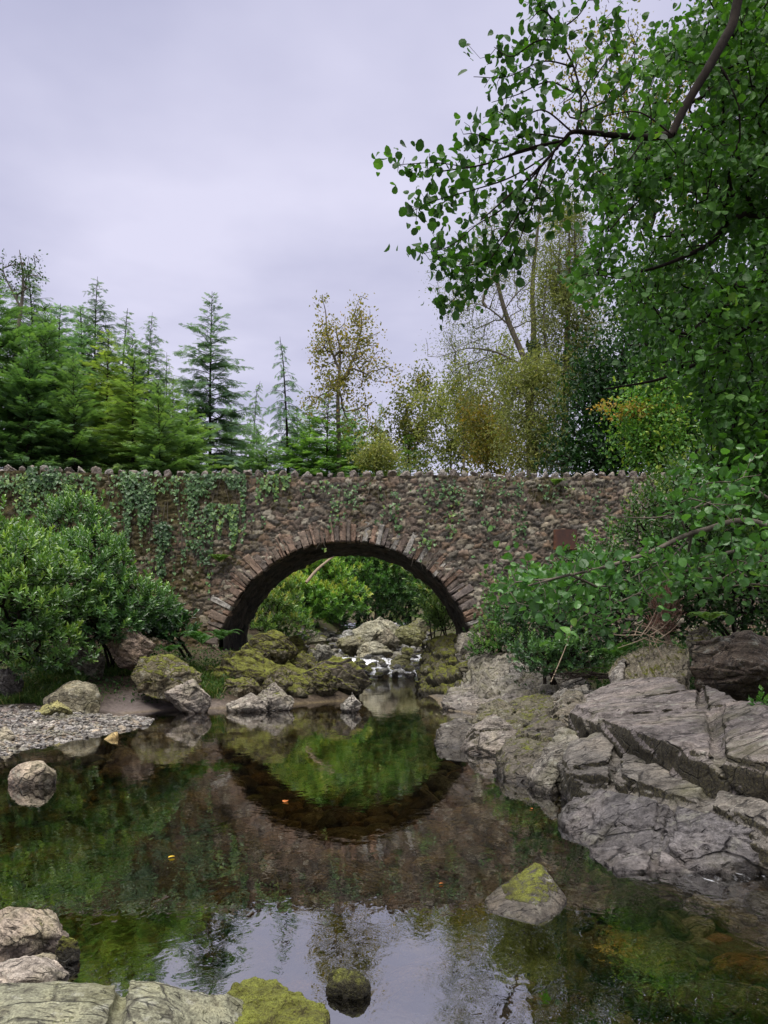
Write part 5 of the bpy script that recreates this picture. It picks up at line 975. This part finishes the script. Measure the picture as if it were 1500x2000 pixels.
shrub('dead_shrub', "dead pinkish brown shrub standing on the bank above the outcrop", (4.3, 11.6, 1.2), [(Q(1296, 1180, 11.6), (.16, .14, .24)), (Q(1300, 1210, 11.5), (.13, .12, .18)), (Q(1288, 1225, 11.5), (.14, .12, .1))], 300, 9, .05, .16, 'dead', 'slim', 76, lv=.5, tilt=.4, bark='bark_pale')
shrub('leafy_shrub', "sprig of green leaves entering beside the pink slab", (3.55, 6.9, .75), [(Q(1510, 1395, 6.7), (.12, .1, .16)), (Q(1512, 1420, 6.7), (.1, .1, .1))], 40, 8, .06, .12, 'hazel', 'dia', 77, lv=.5)
def fern(label, base, n, L, seed, mat='fern', lv=.45, face=None, group=None):
    rg = np.random.default_rng(seed); root = empty('fern', label, 'fern', base, group); base = np.array(base, float)
    for k in range(n):
        P_, A_, N_, S_ = [], [], [], []
        az = rg.uniform(0, 6.28) if face is None else face + rg.uniform(-1.2, 1.2); h = np.array((math.cos(az), math.sin(az), 0)); side = np.array((-h[1], h[0], 0)); l = L * rg.uniform(.7, 1.15); up = rg.uniform(.7, 1.1)
        ts = np.linspace(0, 1, 14); pts = base + h * (l * ts * .8)[:, None] + np.array((0, 0, 1.)) * (l * (up * ts - .75 * up * ts ** 2.2))[:, None]
        for i in range(1, 14):
            t = ts[i]; d = norm(pts[i] - pts[i - 1]); w = l * .32 * (1 - t) ** .7 * min(1, t * 4) + .02
            for sg in (-1, 1): P_.append(pts[i]); A_.append(side * sg + d * .45); N_.append(np.cross(side, d) * -1 + rg.normal(size=3) * .2); S_.append(w)
        V, F, m = scatter(T['slim'], np.array(P_), np.array(A_), np.array(N_), np.array(S_)); Vr, Fr = polytube(pts, np.linspace(.006, .002, 14), 4); V2, F2 = join([(V, F[0]), (Vr, Fr)])
        lvs = np.concatenate((np.repeat(lv + rg.normal(size=len(P_)) * .15, m), np.full(len(Vr), .3)))
        under(build('frond', V2, F2, M[mat], None, False, {'lv': np.clip(lvs, 0, 1)}), root)
fern("fern clump beside the mossy boulder below the arch foot", Q(395, 1258, 16.2), 11, .75, 1, lv=.25)
fern("dark fern clump right at the arch foot", Q(430, 1250, 16.8), 10, .6, 2, lv=.2)
fern("bright fern growing out of the bridge wall by the arch ring", Q(428, 1098, BY - .1), 7, .55, 3, lv=.9, face=-1.2)
fern("small yellowish fern high on the wall over the rusty plate", Q(1085, 948, BY - .1), 8, .35, 4, lv=1.0, face=-1.57)
fern("fern fronds below the rusty plate", Q(1115, 1100, 17.9), 9, .7, 5, lv=.35)
fern("fern clump at the edge of the bramble over the rock", Q(1200, 1285, 12.4), 11, .55, 6, lv=.5)
fern("lone fern on the bank behind the dead shrub", Q(1255, 1200, 12.2), 9, .5, 7, lv=.55)
fern("yellow green fern over the large dark boulder", Q(1385, 1215, 9.3), 10, .35, 8, lv=.85)
fern("fern under the wide laurel bush", Q(330, 1275, 15.6), 9, .5, 9, lv=.35)
def tufts(name, xs, ys, zz, h, nb, seed, lv=.5, stuff=True):
    rg = np.random.default_rng(seed); m = len(xs); b = np.repeat(np.stack((xs, ys, zz), 1), nb, 0); b[:, :2] += rg.normal(size=(m * nb, 2)) * .05; hh = np.repeat(h, nb) * rg.uniform(.5, 1.2, m * nb)
    d = np.stack((rg.normal(size=m * nb) * .45, rg.normal(size=m * nb) * .45 - .1, np.ones(m * nb)), 1); d = norm(d); w = np.stack((rg.normal(size=m * nb), rg.normal(size=m * nb), 0 * hh), 1); w = norm(w) * .008
    mid = b + d * (hh * .55)[:, None]; tip = b + (d * np.array((1.6, 1.6, .75))) * hh[:, None]
    V = np.stack((b - w, b + w, mid + w * .8, mid - w * .8, tip), 1).reshape(-1, 3); o = np.arange(m * nb)[:, None] * 5
    return tag(build(name, V, [o + np.array((0, 1, 2, 3)), o + np.array((3, 2, 4))], M['grass'], None, False, {'lv': np.repeat(np.clip(lv + rg.normal(size=m * nb) * .25, 0, 1), 5)}), kind='stuff')
rg = np.random.default_rng(9); n = 1700; x = rg.uniform(-8.0, -2.6, n); y = rg.uniform(13.3, 16.6, n); z, sdd = ground_z(x, y); k = (sdd > .35) & (fbm(np.stack((x, y, 0 * x), 1) * 1.1, 2, 3) > -.25) & (z > .16)
tufts('grass', x[k], y[k], z[k], rg.uniform(.12, .3, k.sum()), 22, 1, .55)
n = 420; x = rg.uniform(2.6, 7, n); y = rg.uniform(9.5, 17, n); z, sdd = ground_z(x, y); k = (sdd > 1.3) & (fbm(np.stack((x, y, 0 * x), 1) * 1.1, 2, 4) > -.1)
tufts('bank_grass', x[k], y[k], z[k], rg.uniform(.15, .3, k.sum()), 22, 2, .55)
# low weeds on the near bank
n = 1500; x = rg.uniform(-8.5, -2.8, n); y = rg.uniform(14.2, 18.6, n); z, sdd = ground_z(x, y); k = (sdd > .4); sp = np.stack((x, y, z + .05), 1)[k]; p, ax, nr, sc = cluster(sp, np.tile((0., -.3, 1), (len(sp), 1)), 8, .16, .06, -.1, rg)
tag(leaves('undergrowth', 'dia', p, ax, nr, sc, rg.uniform(0, .7, len(p)), M['broad']), kind='stuff')
n = 3200; x = rg.uniform(2.3, 9, n); y = rg.uniform(10.5, 18.6, n); z, sdd = ground_z(x, y); k = (sdd > 1.5); sp = np.stack((x, y, z + .06 + .5 * rg.random(n) ** 2 * (sdd > 2.6)), 1)[k]; p, ax, nr, sc = cluster(sp, np.tile((0., -.3, 1), (len(sp), 1)), 8, .18, .07, -.1, rg)
tag(leaves('bank_undergrowth', 'dia', p, ax, nr, sc, rg.uniform(0, .7, len(p)), M['broad']), kind='stuff')

# ------------------------------------------------------------------ ivy and creepers on the bridge
def ivy(label, l, r, t, b, dens, seed, lv=.4, size=.075, point=.5, mat='ivy', ragged=.35):
    rg = np.random.default_rng(seed); w, h = (r - l) / S * BY, (b - t) / S * BY; n = int(w * h * dens * (.82 if point > .15 else 1.3)); u, v = rg.uniform(-1, 1, n), rg.uniform(0, 1, n)
    px = (l + r) / 2 + u * (r - l) / 2; py = t + v * (b - t); q = np.stack((px / 55, py / 110, 0 * px + seed * 3.3), 1)
    lim = 1 - point * v + fbm(q * np.array((2.2, .5, 1)), 3, seed) * ragged; ok = (np.abs(u) < lim) & (rg.random(n) < sst(-.5, .12, fbm(q * 1.9, 3, seed + 4))) & (v < 1 - .55 * np.abs(fbm(np.stack((px / 22, 0 * px, 0 * px + seed), 1), 2, seed)) * 1.4)
    p = np.array([Q(a, c, BY) for a, c in zip(px[ok], py[ok])]).reshape(-1, 3); m = len(p); bulge = .07 + .13 * rg.random(m) * (1 - np.abs(u[ok])).clip(.15, 1); p[:, 1] -= bulge
    rc = np.hypot(p[:, 0] - AX, p[:, 2] - AZ); kk = rc > AR - .3; p = p[kk]; m = len(p)
    if not m: return
    ax = np.stack((rg.normal(size=m) * .5, -.25 + rg.normal(size=m) * .2, -1 + rg.normal(size=m) * .35), 1); nr = np.stack((rg.normal(size=m) * .45, -np.ones(m), .45 + rg.normal(size=m) * .35), 1)
    root = empty('ivy', label, 'ivy', Q((l + r) / 2, t, BY - .05), 'ivy on the bridge wall'); ns = max(2, int(w * (6 if point > .15 else 1.6))); parts = []
    for i in range(ns):
        x0 = l + (r - l) * (i + .5) / ns; L = [Q(x0 + 5 * math.sin(i * 2.1 + s * 5), t + (b - t) * s * (1 - .3 * abs((i + .5) / ns - .5)), BY - .075) for s in np.linspace(0, .9, 7)]; V, F = polytube(L, np.linspace(.009, .003, 7), 4); under(build('stem', V, F, M['bark_grey']), root)
    under(leaves('foliage', 'heart', p, ax, nr, size * rg.uniform(.6, 1.2, m), lv + .12 + rg.normal(size=m) * .2 + .2 * fbm(p * 1.5, 2, 2), M[mat]), root)
IVY = [("dense ivy clump spilling over the coping near the picture edge", 48, 118, 912, 965, 900, 1, .25, .09, .3), ("long ivy curtain hanging from the coping above the laurel", 236, 312, 922, 1090, 800, 2, .40, .075, .5),
       ("thick dark ivy curtain lower on the wall beside the long curtain", 298, 366, 980, 1150, 950, 3, .33, .08, .45), ("broad ivy mat below the coping midway along the wall", 362, 480, 926, 1020, 850, 4, .42, .075, .35),
       ("ivy tongue hanging below the broad mat", 408, 466, 985, 1095, 850, 5, .6, .085, .4), ("bright green ivy strip below the coping before the arch crown", 470, 568, 930, 1000, 650, 6, .62, .08, .5),
       ("thin ivy trails between the curtain and the arch ring", 360, 420, 1010, 1130, 300, 7, .35, .07, .3), ("creeper hanging over the crown of the arch", 742, 788, 960, 1085, 230, 8, .5, .08, .3),
       ("scattered ivy over the arch haunch", 800, 905, 945, 1075, 70, 9, .55, .07, .1), ("ivy patch on the wall beside the rusty plate", 915, 1028, 955, 1085, 130, 10, .3, .07, .3),
       ("sparse creeping ivy along the wall top past the arch", 1030, 1190, 945, 1010, 90, 11, .45, .07, .2), ("small creeper drooping from the arch edge", 615, 645, 1046, 1078, 900, 12, .6, .07, .4),
       ("sparse mixed creepers over the mossy wall behind the laurel", 0, 240, 925, 1040, 230, 13, .55, .075, .0), ("ragged creepers scattered between the long curtain and the arch", 210, 440, 940, 1180, 85, 14, .5, .065, .0),
       ("thin creepers scattered over the wall above the crown", 560, 760, 940, 1030, 80, 15, .5, .065, .0), ("leafy creeper climbing at the far arch edge", 800, 850, 1050, 1120, 230, 16, .55, .075, .3), ("weedy creeper at the foot of the far abutment", 925, 985, 1180, 1245, 200, 17, .5, .07, .0)]
IVY += [("dense ivy mat between the long curtain and the broad mat", 310, 362, 930, 985, 300, 18, .45, .075, .3), ("bright ivy fringe creeping to the arch ring", 440, 520, 1000, 1060, 180, 19, .6, .075, .2), ("ivy sheet at the picture edge under the coping", -20, 60, 930, 1010, 420, 20, .55, .08, .1), ("yellowish creeper beside the dense ivy clump", 118, 160, 930, 1010, 380, 21, .85, .075, .4), ("straggling creeper above the far haunch of the arch", 640, 745, 945, 1050, 95, 22, .5, .065, .1), ("weedy moss and creeper streak under the coping past the crown", 850, 1020, 935, 990, 120, 23, .4, .065, .0)]
for a in IVY: ivy(*a)

# ------------------------------------------------------------------ the overhanging alder and the drooping branch
def in_poly(px, py, poly):
    ins = np.zeros(len(px), bool); n = len(poly)
    for i in range(n):
        (ax, ay), (bx, by) = poly[i], poly[(i + 1) % n]; ins ^= ((ay > py) != (by > py)) & (px < (bx - ax) * (py - ay) / (by - ay + 1e-9) + ax)
    return ins
def volume(poly, n, y0, y1, seed, keep=None):
    rg = np.random.default_rng(seed); a = np.array(poly, float); out = []
    while len(out) < n:
        px, py = rg.uniform(a[:, 0].min(), a[:, 0].max(), 4000), rg.uniform(a[:, 1].min(), a[:, 1].max(), 4000); ok = in_poly(px, py, poly); px, py = px[ok], py[ok]
        Y = rg.uniform(y0, y1, len(px)); k = fbm(np.stack((px / 95, py / 95, Y * .6), 1), 2, seed) > (-.28 if keep is None else keep); out += [Q(a_, b_, c_) for a_, b_, c_ in zip(px[k], py[k], Y[k])]
    return np.array(out[:n])
def leafy(name, label, lines, radii, tips, per, size, mat, tm, seed, seg=.14, r0=.0022, lv=.45, droop=.45, spread=.16, bark='bark_dark', cat='tree', sag=.04, power=.45):
    rg = np.random.default_rng(seed); root = empty(name, label, cat, lines[0][0]); N, par, w, ti, td, ir = skeleton(lines, tips, seg, .3, .08, rg, sag); parts = [polytube(l, r, 9) for l, r in zip(lines, radii)]; parts.append(twig_mesh(N, par, w, r0, power, 4, ir, .03)); V, F = join(parts)
    under(build('trunk', V, F, M[bark], None, True), root); p, ax, nr, sc = cluster(tips, td, per, spread, size, droop, rg, up=.5, back=.9)
    under(leaves('crown', tm, p, ax, nr, sc, lv + np.repeat(rg.normal(size=len(tips)) * .14, per) + rg.normal(size=len(p)) * .14, M[mat]), root); return root
tb = np.array((4.9, 7.2, .8))
trunk = smoothline([tb, tb + (-.15, -.1, 2.0), tb + (-.3, -.3, 4.2), tb + (-.7, -.6, 6.6)], 8)
lim = smoothline([tb + (-.3, -.3, 3.9), tb + (-1.0, -1.0, 4.6), Q(1490, -40, 5.6), Q(1425, 60, 5.4), Q(1385, 130, 5.3), Q(1340, 205, 5.25), Q(1312, 262, 5.2)], 8)
lim2 = smoothline([Q(1312, 262, 5.2), Q(1270, 268, 5.15), Q(1215, 266, 5.1), Q(1160, 260, 5.05), Q(1118, 258, 5.0), Q(1100, 275, 5.0)], 6)
l3 = smoothline([Q(1100, 275, 5.0), Q(1050, 330, 4.95), Q(990, 385, 4.9), Q(940, 430, 4.9)], 5); l4 = smoothline([Q(1100, 275, 5.0), Q(1030, 290, 5.0), Q(950, 320, 5.0), Q(860, 335, 5.0)], 5)
l5 = smoothline([Q(1125, 260, 5.05), Q(1135, 200, 5.1), Q(1120, 130, 5.2), Q(1085, 60, 5.3), Q(1060, 0, 5.3)], 5)
rl = [trunk, lim, lim2, l3, l4, l5]; rr = [taper(trunk, .16, .07), taper(lim, .040, .026), taper(lim2, .025, .011), taper(l3, .009, .004), taper(l4, .009, .004), taper(l5, .009, .004)]
rg = np.random.default_rng(77); t1 = []
def fan(pts, y, w=26, per=13.0, start=.25):
    """a slender side branch and the leaf tips along it"""
    l = smoothline([Q(a, c, y + rg.normal() * .12) for a, c in pts], 10); L = np.linalg.norm(np.diff(l, axis=0), axis=1).sum(); n = int(L * per)
    rl.append(l); rr.append(taper(l, .006, .002))
    for t in np.linspace(start, 1, n): t1.append(l[int(t * (len(l) - 1))] + rg.normal(size=3) * np.array((w, w * 1.6, w)) / S * y * .7 * (1.15 - .45 * t))
for a_ in ([(1100, 275), (1010, 300), (930, 325), (850, 318), (772, 322)], [(1090, 290), (1000, 345), (920, 372), (850, 392), (800, 415)], [(1080, 300), (990, 400), (930, 440), (880, 480), (828, 495)], [(1060, 320), (1000, 430), (950, 500), (900, 520), (850, 500)],
           [(1050, 340), (1000, 440), (940, 530), (895, 575), (862, 608)], [(1085, 290), (1040, 400), (1010, 480), (975, 540), (945, 570)], [(1100, 270), (1040, 262), (980, 280), (930, 262), (905, 262)], [(1118, 258), (1060, 215), (1010, 235), (960, 225)],
           [(1120, 180), (1070, 160), (1010, 185), (960, 200)], [(1120, 130), (1060, 120), (990, 150), (925, 150)], [(1100, 80), (1050, 80), (1000, 110), (965, 92)], [(1090, 50), (1060, 20), (1035, 40)], [(1060, 0), (1050, -30), (1030, 10)],
           [(1150, 262), (1110, 330), (1070, 380), (1020, 395)], [(1200, 266), (1150, 330), (1110, 370), (1080, 430)], [(1130, 200), (1170, 140), (1200, 90), (1180, 30)], [(1135, 220), (1180, 200), (1220, 180), (1240, 130)], [(1090, 60), (1130, 30), (1160, -20)],
           [(1312, 262), (1250, 220), (1190, 225), (1150, 240)], [(1260, 268), (1220, 320), (1160, 340), (1120, 400)]): fan(a_, 5.1)
t1 = np.array(t1)
leafy('alder_tree', "overhanging alder whose bent bare limb reaches out against the sky", rl, rr, t1, 8, .052, 'alder', 'round', 81, lv=.34, spread=.10, r0=.0016)
# thicker foliage behind: a second, larger tree of the same bank
tb = np.array((6.6, 10.2, 1.1)); trunk = smoothline([tb, tb + (-.1, -.1, 2.5), tb + (-.3, -.3, 5), tb + (-.6, -.6, 9)], 8)
la = smoothline([tb + (-.2, -.2, 3.5), Q(1480, 640, 8.2), Q(1380, 700, 7.6), Q(1290, 740, 7.2), Q(1180, 760, 7.0)], 6); lb = smoothline([tb + (-.3, -.3, 5), Q(1480, 420, 8.2), Q(1380, 480, 7.9), Q(1290, 520, 7.7), Q(1200, 540, 7.6)], 6); lc = smoothline([tb + (-.4, -.4, 7), Q(1450, 160, 8.8), Q(1350, 200, 8.6), Q(1260, 200, 8.4)], 6)
ld = smoothline([tb + (-.1, -.1, 1.9), Q(1500, 880, 7.6), Q(1400, 930, 7.0), Q(1320, 960, 6.6)], 6)
rl = [trunk, la, lb, lc, ld]; rr = [taper(trunk, .2, .07), taper(la, .035, .006), taper(lb, .04, .007), taper(lc, .04, .008), taper(ld, .03, .006)]
t2 = volume([(1290, -60), (1310, 40), (1250, 120), (1265, 230), (1190, 330), (1140, 390), (1190, 430), (1150, 490), (1110, 545), (1150, 575), (1210, 540), (1250, 580), (1200, 640), (1290, 660), (1200, 730), (1240, 750), (1330, 720), (1390, 760), (1380, 900), (1280, 960), (1330, 1010), (1640, 1000), (1640, -60)], 1900, 6.4, 9.8, 2, -.04)
leafy('alder_tree', "leafy green tree curtaining the whole upper corner with dense foliage", rl, rr, t2, 13, .062, 'alder', 'round', 82, .22, .003, .40, .5, .19)
t3 = volume([(1400, -60), (1380, 200), (1430, 420), (1390, 560), (1450, 700), (1440, 900), (1640, 950), (1640, -60)], 420, 9.0, 11.0, 3, -.4)
tb = np.array((7.6, 11.4, 1.2)); trunk = smoothline([tb, tb + (-.1, 0, 3), tb + (-.2, -.2, 6), tb + (-.4, -.4, 9.5)], 6)
leafy('alder_tree', "shaded tree behind the curtain of alder leaves", [trunk], [taper(trunk, .2, .06)], t3, 14, .11, 'alder', 'round', 83, .3, .003, .25, .5, .3)
# drooping hazel branch low over the bank
tb = np.array((4.3, 6.6, .9)); trunk = smoothline([tb, tb + (-.2, -.2, .8), Q(1500, 1028, 6.0), Q(1370, 1036, 5.8), Q(1270, 1078, 5.6), Q(1180, 1108, 5.5), Q(1090, 1128, 5.4), Q(1010, 1150, 5.35)], 7)
lb = smoothline([tb + (-.1, -.1, .6), Q(1480, 1085, 6.1), Q(1380, 1100, 6.0), Q(1290, 1140, 5.9), Q(1200, 1180, 5.8)], 6); lc = smoothline([Q(1350, 1045, 5.8), Q(1310, 1090, 5.7), Q(1270, 1110, 5.65), Q(1210, 1140, 5.6)], 5); ld = smoothline([tb + (-.1, -.1, .7), Q(1500, 1145, 6.0), Q(1420, 1146, 5.9)], 5); le = smoothline([tb + (-.2, -.2, .9), Q(1480, 960, 5.9), Q(1380, 985, 5.8), Q(1290, 1010, 5.7), Q(1210, 1010, 5.6)], 5)
rl = [trunk, lb, lc, ld, le]; rr = [taper(trunk, .030, .005), taper(lb, .02, .004), taper(lc, .008, .003), taper(ld, .012, .004), taper(le, .015, .003)]
t4 = volume([(965, 1090), (1010, 1075), (1050, 1110), (1130, 1090), (1200, 1085), (1240, 1050), (1300, 1005), (1340, 940), (1390, 905), (1500, 880), (1600, 900), (1600, 1160), (1450, 1150), (1330, 1150), (1250, 1200), (1180, 1230), (1120, 1240), (1050, 1260), (1040, 1200), (980, 1170)], 230, 5.2, 6.2, 4, -.15)
leafy('hazel_branch', "low hazel with large bright leaves on a pale branch over the rocks", rl, rr, t4, 10, .056, 'hazel', 'round', 84, .14, .002, .50, .15, .15, 'bark_grey', 'tree', .02)
# hanging dry stem, dry sticks, drift twigs
l = smoothline([Q(1116, 1222, 13.2), Q(1108, 1255, 13.0), Q(1090, 1300, 12.9), Q(1076, 1332, 12.8)], 6); V, F = polytube(l, np.full(len(l), .010), 5); tag(build('hanging_stem', V, F, M['bark_pale'], None, True), "single dry stem hanging down onto the rock below the bramble", 'stem')
def sticks(name, label, c, n, L, seed, mat, flat=.2):
    rg = np.random.default_rng(seed); ps = []
    for i in range(n):
        d = norm(rg.normal(size=3) * np.array((1, .6, flat))); o = np.array(c) + rg.normal(size=3) * np.array((.25, .15, .03)) * L; ps.append(polytube(smoothline([o, o + d * L * .5 + rg.normal(size=3) * .03, o + d * L], 4), np.linspace(.009, .003, 9), 4))
    V, F = join(ps); tag(build(name, V, F, M[mat]), label, 'twigs')
sticks('dry_twigs', "bundle of bare pale sticks above the yellowish outcrop", Q(1262, 1242, 11.2), 14, .45, 1, 'bark_pale', .9)
sticks('drift_twigs', "brown flood debris of twigs caught at the head of the pink slab", Q(1150, 1318, 12.2), 34, .6, 2, 'bark_dark', .12)
# fallen leaves afloat
for (px, py, s, a, mat, lab) in ((328, 1675, .035, .6, 'yellow', "single yellow leaf floating in the middle of the pool"), (555, 1567, .055, 1.4, 'orange', "slim orange leaf floating in the arch reflection"), (857, 1726, .02, .2, 'orange', "tiny red brown leaf floating near the pyramid rock"), (1040, 1580, .025, 2, 'orange', "little orange leaf floating off the ledge")):
    o = P(px, py, .006); V, F, m = scatter(T['oval'], o[None], np.array([(math.cos(a), math.sin(a), .1)]), np.array([(0, 0.1, 1.)]), np.array([s * 1.4])); tag(build('fallen_leaf', V, F, M[mat], None, False, {'lv': np.full(len(V), .5)}), lab, 'leaf')
